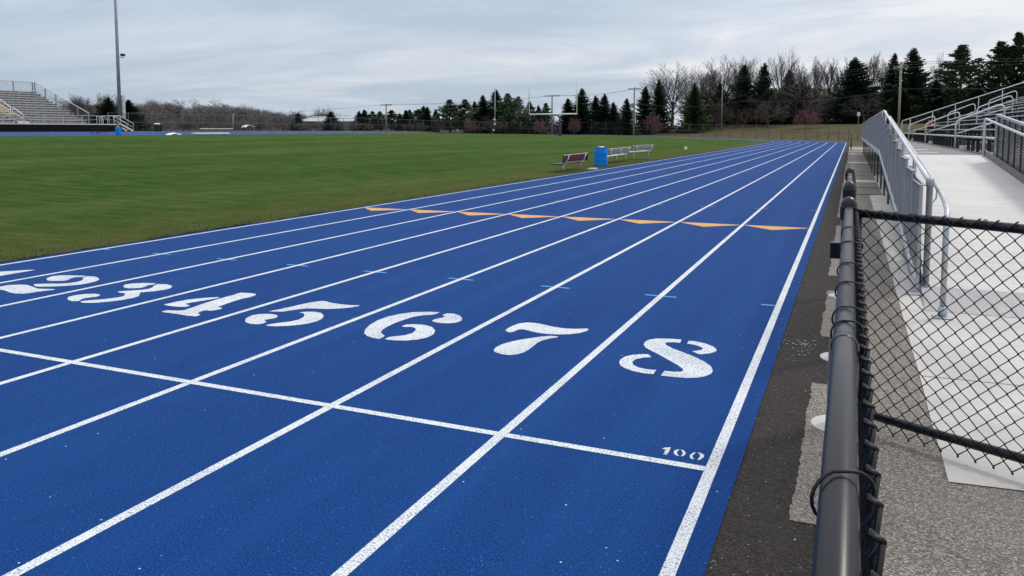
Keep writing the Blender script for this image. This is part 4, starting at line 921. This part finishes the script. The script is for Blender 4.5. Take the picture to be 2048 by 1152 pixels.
t = thing('red_marker', 'small red sign fixed to the far looped handrail', 'sign', (4.35, 47.2, 1.95))
MB().lathe([(.02, -.14), (.06, -.14), (.07, 0), (.06, .14), (.02, .15)], n=8).build('board', MAT['red'], t)
# ------------------------------------------------------------------ trees
def rot_about(v, ax_, a): return Matrix.Rotation(a, 3, ax_) @ v
def bare_variant(seed, kind):
    """unit variants about 10 m tall: (trunk builder, crown builder)"""
    rs = random.Random(seed); tr, cr = MB(), MB()
    def limb(p, d, L, r, lev, maxlev):
        n = {0: 4, 1: 4, 2: 3, 3: 2, 4: 1}[lev]; pts = [p.copy()]; dd = d.copy(); q = p.copy(); wig = .10 if lev < 3 else .16
        lift = {'round': .05, 'tall': .13, 'vase': .12, 'low': .02}[kind] if lev else .02
        for k in range(n):
            dd = (dd + Vector((rs.uniform(-wig, wig), rs.uniform(-wig, wig), rs.uniform(-.04, .04) + lift))).normalized()
            q = q + dd*(L/n); pts.append(q.copy())
        rad = [max(.007, r*(1 - .62*k/n)) for k in range(n+1)]
        tgt = tr if lev <= 1 else cr
        if lev < maxlev: tgt.tube(pts, rad, 5 if lev < 2 else 3, cap=False)
        else:
            sd_ = dd.orthogonal().normalized()*rad[0]*1.7
            for a, b in zip(pts[:-1], pts[1:]): cr.add([tuple(a - sd_), tuple(a + sd_), tuple(b)], [(0,1,2)])
        if lev == maxlev: return
        kids = {0: 12 if kind == 'round' else 10, 1: 8, 2: 6, 3: 6}[lev]
        for k in range(kids):
            f = (F0 + (1 - F0)*(k+.5)/kids) if lev == 0 else (.22 + .78*(k + .3 + .4*rs.random())/kids)
            i = min(n-1, int(f*n)); g = f*n - i
            s0 = pts[i].lerp(pts[i+1], min(1, g))
            spread = {'round': ((.35, 1.0), (.40, .75), (.35, .70), (.3, .6)), 'tall': ((.25, .55), (.3, .55), (.3, .55), (.3, .5)), 'vase': ((.30, .62), (.3, .6), (.3, .55), (.3, .5)), 'low': ((.6, 1.15), (.5, .9), (.4, .8), (.4, .7))}[kind][lev]
            a = rs.uniform(*spread)
            if lev == 0: a = spread[1] - (spread[1] - spread[0])*(k/(kids-1))**1.2 + rs.uniform(-.08, .08)
            base = (pts[i+1] - pts[i]).normalized()
            ax_ = rot_about(base.orthogonal().normalized(), base, (k*2.4 + rs.uniform(-.5, .5)))
            nd = rot_about(base, ax_, a)
            nl = L*{0: LIMB*rs.uniform(.85, 1.1), 1: rs.uniform(.42, .60), 2: rs.uniform(.45, .62), 3: rs.uniform(.45, .65)}[lev]*(1.12 - .35*f)
            limb(s0, nd, nl, rad[i]*{0: .50, 1: .50, 2: .55, 3: .62}[lev], lev+1, maxlev)
    F0 = {'round': .50, 'tall': .38, 'vase': .62, 'low': .35}[kind]; LIMB = {'round': 1.28, 'tall': .62, 'vase': .85, 'low': 1.15}[kind]
    H0 = {'round': 4.2, 'tall': 5.4, 'vase': 4.6, 'low': 2.6}[kind]
    limb(Vector((0, 0, -.2)), Vector((rs.uniform(-.05, .05), rs.uniform(-.05, .05), 1)), H0, {'round': .30, 'tall': .20, 'vase': .22, 'low': .17}[kind], 0, 4 if kind != 'low' else 4)
    return tr, cr
def mesh_of(mb, name, mat):
    me = bpy.data.meshes.new(name); me.from_pydata(mb.v, [], mb.f); me.materials.append(mat); me.update(); return me
def dims(*mbs):
    a = np.array([v for m_ in mbs for v in m_.v]); return a[:, 2].max(), np.percentile(np.hypot(a[:, 0], a[:, 1]), 97)
def conifer_variant(seed, kind):
    rs = random.Random(seed); tr, cr = MB(), MB(); H = 12.0
    Rm = {'spruce': 3.3, 'fir': 4.4, 'pine': 3.4}[kind]
    tr.tube([(0, 0, -.3), (rs.uniform(-.08, .08), rs.uniform(-.08, .08), H*.5), (0, 0, H*.97)], [.22, .13, .02], 6)
    z = .35 if kind != 'pine' else 1.3; k = 0
    asym = rs.uniform(0, 6.28)
    while z < H - .15:
        t = z/H
        if kind == 'spruce': rr = Rm*(1 - t)**.82*(1.0 if t > .06 else .85)
        elif kind == 'fir': rr = Rm*(1 - t)**.95
        else: rr = Rm*(.62 + .55*math.sin(math.pi*min(1, t*1.05))) * (1 - t**3.2)
        nb = 9 if kind != 'pine' else 6
        lift = .30 - .62*(1 - t) if kind != 'pine' else .30
        skip = .05 if kind != 'pine' else .16
        for b in range(nb):
            if rs.random() < skip: continue
            a = k*1.13 + b*2*math.pi/nb + rs.uniform(-.22, .22)
            L = rr*rs.uniform(.55, 1.15)*(1 + .16*math.cos(a - asym))*(1 + .16*math.sin(z*2.1 + a))
            if rs.random() < .08: L *= 1.18
            o = Vector((0, 0, z + rs.uniform(-.15, .15))); dx, dy = math.cos(a), math.sin(a)
            n = 5 if L > 1.0 else 3
            P = [o + Vector((dx*L*q, dy*L*q, L*(lift*q + (.18 if kind != 'pine' else .10)*q*q*q))) for q in np.linspace(0, 1, n+1)]
            side = Vector((-dy, dx, 0))
            for i in range(n):
                p0, p1 = P[i], P[i+1]; q = (i+.5)/n
                if kind != 'pine':
                    wv = (.30 + .34*math.sin(math.pi*min(1, q*1.1)))*min(1.0, .45 + L*.28)
                    for s in (-1, 1):
                        tip = p0.lerp(p1, rs.uniform(.7, 1.3)) + side*(s*wv*rs.uniform(.7, 1.25)) + Vector((0, 0, -wv*rs.uniform(.15, .65)))
                        cr.add([tuple(p0), tuple(p1), tuple(tip)], [(0,1,2)])
                    tip = p0.lerp(p1, .6) + Vector((rs.uniform(-.12, .12), rs.uniform(-.12, .12), -wv*rs.uniform(.7, 1.3)))
                    cr.add([tuple(p0), tuple(p1), tuple(tip)], [(0,1,2)])
                elif q > .25:
                    for _ in range(9):
                        c = p0.lerp(p1, rs.random()) + Vector((rs.uniform(-.28, .28), rs.uniform(-.28, .28), rs.uniform(-.10, .30)))
                        d1 = Vector((rs.uniform(-1, 1) + dx*.6, rs.uniform(-1, 1) + dy*.6, rs.uniform(-.2, .8))).normalized()*rs.uniform(.28, .50); d2 = d1.orthogonal().normalized()*rs.uniform(.10, .22)
                        cr.add([tuple(c - d1*.4 - d2), tuple(c - d1*.4 + d2), tuple(c + d1)], [(0,1,2)])
            if kind == 'pine': tr.tube([tuple(o), tuple(P[-1])], [.05, .015], 3, cap=False)
        z += {'spruce': rs.uniform(.20, .32), 'fir': rs.uniform(.22, .34), 'pine': rs.uniform(.40, .85)}[kind]*(1.05 - .35*t); k += 1
    return tr, cr
def puff_variant(seed, kind):
    rs = random.Random(seed)
    if kind == 'redbud':
        tr, cr0 = bare_variant(seed, 'low'); cr = MB(); pts = cr0.v
        cr.v = list(cr0.v); cr.f = list(cr0.f)
        for _ in range(2600):
            p = Vector(rs.choice(pts)) + Vector((rs.uniform(-.2, .2), rs.uniform(-.2, .2), rs.uniform(-.15, .2)))
            d1 = Vector((rs.uniform(-1, 1), rs.uniform(-1, 1), rs.uniform(-1, 1))).normalized()*rs.uniform(.05, .12); d2 = d1.orthogonal().normalized()*.07
            cr.add([tuple(p-d1), tuple(p+d2), tuple(p+d1)], [(0,1,2)])
        return tr, cr
    tr, cr = MB(), MB(); tr.tube([(0, 0, -.3), (0, 0, 5)], [.2, .05], 6)
    for _ in range(5200):
        u = rs.uniform(0, 1); z = 8*u; rr = 2.4*math.sin(math.pi*min(1, .14 + u*.86))**.75*(1 - .25*u)
        a = rs.uniform(0, 6.28); q = rs.uniform(.72, 1.03)*(1 + .10*math.sin(a*5 + z*2))
        p = Vector((rr*q*math.cos(a), rr*q*math.sin(a), z)); d1 = Vector((math.cos(a)*.5, math.sin(a)*.5, rs.uniform(.2, 1))).normalized()*rs.uniform(.16, .36); d2 = d1.orthogonal().normalized()*.12
        d2 = rot_about(d2, d1.normalized(), rs.uniform(0, 6.28)); cr.add([tuple(p-d1*.5-d2), tuple(p-d1*.5+d2), tuple(p+d1)], [(0,1,2)])
    return tr, cr
VAR = {}
def variants(key, n, f, mat):
    VAR[key] = []
    for i in range(n):
        tr, cr = f(i); H, Rr_ = dims(tr, cr)
        VAR[key].append((mesh_of(tr, 'trunk', MAT['bark']), mesh_of(cr, 'crown', mat), H, Rr_))
variants('spruce', 4, lambda i: conifer_variant(11+i, 'spruce'), MAT['spruce'])
variants('fir', 2, lambda i: conifer_variant(31+i, 'fir'), MAT['fir'])
variants('pine', 4, lambda i: conifer_variant(51+i, 'pine'), MAT['pine'])
variants('bare_round', 2, lambda i: bare_variant(71+i, 'round'), MAT['twig'])
variants('bare_tall', 3, lambda i: bare_variant(91+i, 'tall'), MAT['twig'])
variants('bare_vase', 1, lambda i: bare_variant(101+i, 'vase'), MAT['twig'])
variants('bare_low', 3, lambda i: bare_variant(111+i, 'low'), MAT['twig'])
variants('redbud', 2, lambda i: puff_variant(131+i, 'redbud'), MAT['redbud'])
variants('pale', 2, lambda i: puff_variant(141+i, 'redbud'), MAT['pale_bloom'])
variants('round', 1, lambda i: puff_variant(151+i, 'round'), MAT['fir'])
TREES = [
  ('fir', -110.5, 91.6, 7.0, 2.7, 'dark evergreen behind the left stand stairs, left of the light pole'),
  ('fir', -109.2, 94.3, 6.6, 2.7, 'broad dark evergreen directly right of the light pole cabinet'),
  ('bare', -129.8, 107.2, 8.9, 1.9, 'bare tree rising over the evergreen left of the light pole'),
  ('bare', -127.3, 108.3, 8.8, 1.1, 'bare tree peeking out right behind the tall light pole'),
  ('bare', -153.7, 118.7, 9.6, 2.0, 'faint bare tree seen through the left stand end railing'),
  ('bare', -159.9, 126.9, 9.3, 1.6, 'small bare tree between the left stand and the evergreens'),
  ('spruce', -112.5, 141.8, 5.4, 1.1, 'small dark spruce at the left end of the long white roof'),
  ('spruce', -99.8, 136.4, 5.5, 1.3, 'lone spruce standing in front of the long white roof'),
  ('bare', -142.3, 188.9, 8.6, 2.3, 'bare tree left of the lone spruce, above the white roof'),
  ('bare', -143.2, 193.9, 9.1, 2.7, 'bare tree right above the lone spruce and white roof'),
  ('spruce', -94.3, 138.8, 5.6, 0.9, 'left spruce of the close pair at the right end of the white roof'),
  ('spruce', -93.9, 140.0, 5.9, 1.1, 'right spruce of the close pair at the right end of the white roof'),
  ('pine', -92.3, 140.7, 5.6, 1.3, 'small pine second to the left of the crossarm pole by the fence'),
  ('pine', -91.4, 142.2, 5.6, 1.2, 'small pine just left of the crossarm pole by the fence'),
  ('pine', -88.7, 142.3, 5.8, 1.5, 'bushy pine just right of the crossarm pole by the fence'),
  ('spruce', -88.1, 144.7, 5.2, 0.9, 'very small spruce, second tree right of the crossarm pole'),
  ('spruce', -85.8, 143.5, 5.8, 1.1, 'dark spruce left of its thin topped neighbour, mid distance'),
  ('spruce', -86.1, 145.6, 6.0, 1.1, 'thin topped spruce with a bare spike, mid distance'),
  ('pine', -82.8, 143.7, 6.0, 1.3, 'loose pine on the left of the twin topped spruces'),
  ('spruce', -82.4, 145.0, 6.7, 1.2, 'left spruce of the twin topped pair beside the round evergreen'),
  ('spruce', -80.7, 143.6, 6.5, 1.0, 'right spruce of the twin topped pair beside the round evergreen'),
  ('round', -77.1, 140.7, 5.8, 1.0, 'dense rounded evergreen with a blunt top before the tall pines'),
  ('pine', -73.6, 140.1, 7.8, 2.0, 'grey green layered pine, the left one of the tall pine pair'),
  ('pine', -70.8, 141.3, 7.8, 2.0, 'layered pine, the right one of the tall pine pair'),
  ('spruce', -70.8, 145.6, 7.5, 1.0, 'thin spruce squeezed between the tall pine pair and the pointed spruce'),
  ('spruce', -68.3, 144.5, 8.7, 1.4, 'pointed spruce left of the thin grey light pole'),
  ('spruce', -66.2, 146.5, 9.8, 1.8, 'tallest spruce of the middle clump, behind the thin grey pole'),
  ('pine', -63.3, 145.6, 9.0, 1.8, 'wide dark pine right of the tallest spruce of the middle clump'),
  ('pine', -61.8, 147.4, 8.5, 1.4, 'dark pine just left of the left goal upright'),
  ('pine', -60.4, 150.1, 7.5, 1.3, 'pine behind the lower left goal upright'),
  ('spruce', -59.1, 151.8, 6.8, 0.9, 'small spruce under the goal crossbar, left of the pole'),
  ('pine', -57.3, 151.5, 7.2, 1.2, 'round topped pine left of the pole under the goal'),
  ('spruce', -51.2, 147.6, 7.8, 1.5, 'bluish spruce left of the right goal upright'),
  ('spruce', -49.0, 149.6, 9.9, 1.8, 'tallest spruce beside the right goal upright'),
  ('spruce', -46.8, 151.7, 8.5, 1.3, 'first spruce right of the tall one by the goal'),
  ('spruce', -44.8, 151.5, 8.9, 1.4, 'pointed spruce, third right of the goal upright'),
  ('spruce', -42.9, 151.2, 7.1, 1.2, 'lower spruce at the right end of the goal clump'),
  ('spruce', -39.9, 150.3, 7.8, 1.2, 'pale bluish spruce standing alone left of a utility pole'),
  ('spruce', -38.0, 157.7, 10.5, 1.5, 'dark spruce just right of the utility pole'),
  ('spruce', -36.3, 161.7, 12.0, 1.5, 'taller spruce between the utility pole spruce and the big bare oak'),
  ('bare', -35.7, 171.7, 17.0, 6.8, 'big round bare oak with a wide spreading crown'),
  ('bare', -33.8, 186.7, 17.4, 4.2, 'bare tree behind the right side of the big oak'),
  ('fir', -28.9, 161.6, 11.5, 2.5, 'green fir low and wide in front of the bare trees'),
  ('bare', -26.2, 180.2, 18.8, 5.4, 'broad bare tree right of the green fir'),
  ('fir', -26.1, 175.9, 12.0, 2.4, 'dim brownish spruce beneath the broad bare tree'),
  ('spruce', -21.2, 178.0, 15.8, 2.2, 'dark narrow spruce left of the tallest bare tree'),
  ('bare', -21.5, 197.5, 20.0, 3.2, 'thin bare tree between the two dark narrow spruces'),
  ('spruce', -17.0, 177.7, 16.0, 2.0, 'dark narrow spruce touching the tallest bare tree'),
  ('bare', -14.1, 178.9, 20.0, 3.9, 'tallest bare tree, with a V shaped crown above the others'),
  ('spruce', -12.4, 182.9, 14.8, 2.0, 'dark spruce just right of the tallest bare tree trunk'),
  ('bare', -10.7, 197.8, 16.4, 2.6, 'bare tree right of the spruce by the tallest bare tree'),
  ('bare', -7.9, 190.3, 18.4, 2.5, 'upright bare tree in front of the tan building'),
  ('bare', -4.6, 198.3, 18.4, 2.6, 'second upright bare tree before the tan building'),
  ('bare', -2.0, 203.8, 19.1, 2.4, 'bare tree left of the pointed dark spruce'),
  ('bare', -24.4, 165.7, 7.8, 2.7, 'low brown bare tree at the fence under the broad tree'),
  ('bare', -15.2, 167.6, 7.7, 3.5, 'low spreading bare tree before the dark spruces'),
  ('bare', -19.6, 167.8, 6.2, 2.3, 'small bare tree below the dark narrow spruces'),
  ('bare', -4.7, 183.0, 10.5, 3.3, 'brown bare tree hanging over the small house'),
  ('spruce', 0.8, 179.9, 16.8, 3.4, 'large pointed dark spruce right of the small house'),
  ('bare', 4.2, 214.1, 21.0, 2.5, 'thin bare tree just right of the large pointed spruce'),
  ('bare', 7.3, 217.6, 20.4, 2.3, 'thin bare tree left of the near right utility pole'),
  ('bare', 2.7, 173.1, 9.2, 3.8, 'low wide brown bare tree under the large pointed spruce'),
  ('spruce', 8.4, 184.3, 17.7, 1.9, 'narrow dark spruce left of the near right utility pole'),
  ('spruce', 11.9, 182.6, 18.5, 2.9, 'dense pointed spruce just right of the near right utility pole'),
  ('fir', 9.5, 176.1, 10.1, 3.0, 'low dark fir at the foot of the near right utility pole'),
  ('bare', 19.4, 204.3, 19.5, 2.3, 'thin bare tree left of the open branched pine'),
  ('fir', 16.0, 183.3, 11.9, 3.1, 'low dark fir behind the far end of the right stand'),
  ('pine', 20.5, 183.1, 18.9, 3.3, 'open branched tall pine above the right stand'),
  ('fir', 23.3, 182.1, 11.2, 3.4, 'low dark fir under the right side of the open pine'),
  ('pine', 27.9, 186.3, 19.7, 2.9, 'tall dark pine, second from the right edge'),
  ('pine', 30.6, 185.3, 21.4, 2.8, 'tallest dark pine at the right edge of the photo'),
  ('fir', 30.3, 183.0, 12.5, 4.0, 'low dark fir at the right edge behind the right stand'),
  ('redbud', -66.2, 134.6, 4.0, 1.1, 'pink redbud before the dark spruces left of the thin grey pole'),
  ('redbud', -54.0, 139.8, 4.1, 1.2, 'pink redbud under the left half of the goal crossbar'),
  ('redbud', -48.1, 142.4, 4.0, 1.1, 'small pink redbud just right of the goal post'),
  ('redbud', -34.1, 146.3, 5.4, 1.8, 'brightest pink redbud, right of the utility pole'),
  ('redbud', -7.6, 162.1, 5.6, 2.1, 'reddish budding tree left of the small house'),
  ('bare', -72.5, 134.0, 3.5, 1.4, 'low purplish bare bush beside the round evergreen'),
  ('bare', -63.6, 138.9, 4.3, 2.5, 'wide purplish bare bush behind the thin grey pole'),
  ('fir', 14.3, 186.9, 9.5, 3.2, 'dark fir between the dense spruce and the stand end railing'),
  ('fir', 19.7, 191.4, 10.7, 3.2, 'dark fir just left of the open branched pine trunk'),
  ('fir', 28.2, 195.1, 12.3, 3.6, 'dark fir filling the gap before the right edge pines'),
  ('fir', 6.6, 185.7, 10.4, 2.8, 'dark fir behind the narrow spruce near the right utility pole'),
  ('fir', -0.8, 184.7, 9.2, 3.0, 'dark fir at the left foot of the large pointed spruce'),
  ('fir', -62.8, 153.5, 5.6, 2.1, 'low dark fir behind the left half of the goal'),
  ('fir', -67.5, 153.6, 6.4, 2.6, 'low dark fir behind the tallest middle spruce'),
  ('fir', -72.4, 151.5, 5.6, 2.4, 'low dark fir behind the pointed middle spruce'),
  ('fir', -48.2, 159.8, 6.7, 2.5, 'low dark fir behind the pointed spruces right of the goal'),
  ('bare', -31.6, 190.9, 16.6, 3.1, 'bare tree between the big oak and the broad bare tree'),
  ('bare', -25.0, 198.1, 19.0, 2.9, 'bare tree behind the dark narrow spruces'),
  ('bare', -12.7, 203.5, 18.7, 2.7, 'bare tree right behind the tallest bare tree'),
  ('pale', -134.5, 126.9, 4.2, 1.0, 'pale budding tree left of three, before the brown wood'),
  ('pale', -121.6, 134.6, 4.5, 0.9, 'pale budding tree just right of the distant wooden pole'),
  ('pale', -122.8, 138.5, 5.1, 1.0, 'tallest pale budding tree, above the white canopy roof'),
]

NAMES = {'spruce': 'spruce_tree', 'pine': 'pine_tree', 'fir': 'fir_tree', 'bare': 'bare_tree', 'redbud': 'redbud_tree', 'pale': 'flowering_tree', 'round': 'evergreen_tree'}
GRP = {'spruce': 'spruces beyond the track', 'pine': 'pines beyond the track', 'fir': 'low firs beyond the track', 'bare': 'bare trees beyond the track', 'redbud': 'pink redbuds by the far fence', 'round': None, 'pale': 'pale budding trees before the wood'}
cnt = {}
rt = random.Random(21)
for kind, x, y, zt, rad, label in TREES:
    z = h1(x, y) - .1; H = zt - z; key = kind
    if kind == 'bare':
        asp = rad/H
        key = 'bare_vase' if 'V shaped' in label else ('bare_low' if H < 8 and ('low' in label or 'brown' in label or 'bush' in label or 'small' in label) else ('bare_round' if asp > .26 else 'bare_tall'))
    c = cnt.get(key, 0); cnt[key] = c + 1
    tm, cm, vh, vr = VAR[key][c % len(VAR[key])]
    t = thing(NAMES[kind], label, 'tree', (x, y, z), GRP[kind], rt.uniform(0, 6.28))
    for nm, me in (('trunk', tm), ('crown', cm)):
        o = bpy.data.objects.new(nm, me); C.objects.link(o); o.parent = t
    s = rad/vr*{'spruce': 1.88, 'pine': 1.75, 'fir': 1.35, 'bare': 1.2, 'redbud': 1.25, 'pale': 1.2}.get(kind, 1.0); t.scale = (s, s, H/vh)

# the brown wood on the rise at the left: one mass
def mass(name, key, spots, mat):
    Vs, Fs, n0 = [], [], 0
    srcs = []
    for tm, cm, vh, vr in VAR[key]:
        for me in (tm, cm):
            pass
        v = np.concatenate([np.array([p.co for p in me.vertices]) for me in (tm, cm)]); off = len(tm.vertices); F = []
        for me, o_ in ((tm, 0), (cm, off)):
            for p in me.polygons:
                q = [i + o_ for i in p.vertices]
                for k in range(1, len(q)-1): F.append((q[0], q[k], q[k+1]))
        F = np.array(F); srcs.append((v, F, vh, vr))
    for j, (x, y, h, r) in enumerate(spots):
        v, F, vh, vr = srcs[j % len(srcs)]; a = rng.uniform(0, 6.28)
        ca, sa = math.cos(a)*r/vr, math.sin(a)*r/vr
        w_ = np.stack([v[:, 0]*ca - v[:, 1]*sa + x, v[:, 0]*sa + v[:, 1]*ca + y, v[:, 2]*h/vh + h1(x, y) - .1], -1)
        Vs.append(w_); Fs.append(F + n0); n0 += len(v)
    return tag(np_mesh(name, np.concatenate(Vs), np.concatenate(Fs), mat), kind='stuff')
def spot_dir(px, d):
    a = math.atan((px - 1024)/1567.2) - R(23.368); s = d/math.cos(math.atan((px - 1024)/1567.2)); return 0.55 + s*math.sin(a), s*math.cos(a)
def mini(seed):
    """a light bare tree for masses"""
    rs = random.Random(seed); tr, cr = MB(), MB()
    tr.tube([(0, 0, 0), (rs.uniform(-.2, .2), rs.uniform(-.2, .2), 6)], [.16, .05], 3, cap=False)
    for k in range(26):
        z = rs.uniform(1.2, 6.0); a = rs.uniform(0, 6.28); L = rs.uniform(1.6, 3.2)*(1.1 - .06*z); d = Vector((math.cos(a), math.sin(a), rs.uniform(.5, 1.4))).normalized()
        p = Vector((0, 0, z)); e = p + d*L; s_ = d.orthogonal().normalized()*.045; cr.add([tuple(p-s_), tuple(p+s_), tuple(e)], [(0,1,2)])
        for j in range(7):
            q = p.lerp(e, rs.uniform(.25, 1)); d2 = (d + Vector((rs.uniform(-.9, .9), rs.uniform(-.9, .9), rs.uniform(-.2, .7)))).normalized()*rs.uniform(.6, 1.5)
            s2 = d2.orthogonal().normalized()*.03; cr.add([tuple(q-s2), tuple(q+s2), tuple(q+d2)], [(0,1,2)])
            for m_ in range(2):
                q2 = q + d2*rs.uniform(.3, .9); d3 = (d2.normalized() + Vector((rs.uniform(-.9, .9), rs.uniform(-.9, .9), rs.uniform(-.3, .7)))).normalized()*rs.uniform(.3, .8)
                s3 = d3.orthogonal().normalized()*.022; cr.add([tuple(q2-s3), tuple(q2+s3), tuple(q2+d3)], [(0,1,2)])
    return tr, cr
variants('mini', 5, lambda i: mini(200+i), MAT['wood_far'])
sp = []
for _ in range(800):
    px = rng.uniform(130, 740); d = rng.uniform(205, 370) if px < 600 else rng.uniform(235, 380)
    x, y = spot_dir(px, d); h = rng.uniform(3.8, 6.4)*(1.0 - .2*(px > 560))*(1 + .07*math.sin(px*.045) + .06*math.sin(px*.13)); h *= 1.4 if rng.uniform() < .07 else 1; sp.append((x, y, h, h*rng.uniform(.35, .55)))
mass('woodland', 'mini', sp, MAT['wood_far'])
sp = []
for _ in range(420):                                                   # brush behind the far fence
    px = rng.uniform(270, 1270); d = rng.uniform(158, 200) if px > 560 else rng.uniform(175, 215)
    x, y = spot_dir(px, d); h = rng.uniform(1.6, 3.4 if px < 560 or px > 880 else 2.3); sp.append((x, y, h, h*rng.uniform(.5, .9)))
mass('brush', 'mini', sp, MAT['wood_far'])
sp = []
for _ in range(560):                                                   # undergrowth among the trees on the bank
    px = rng.uniform(1385, 2080); d = rng.uniform(164, 210)
    if 1606 < px < 1656 and d < 188: continue
    x, y = spot_dir(px, d); h = rng.uniform(2.5, 5.0 if px < 1370 else 9.5); sp.append((x, y, h, h*rng.uniform(.4, .7)))
mass('undergrowth', 'mini', sp, MAT['thicket'])
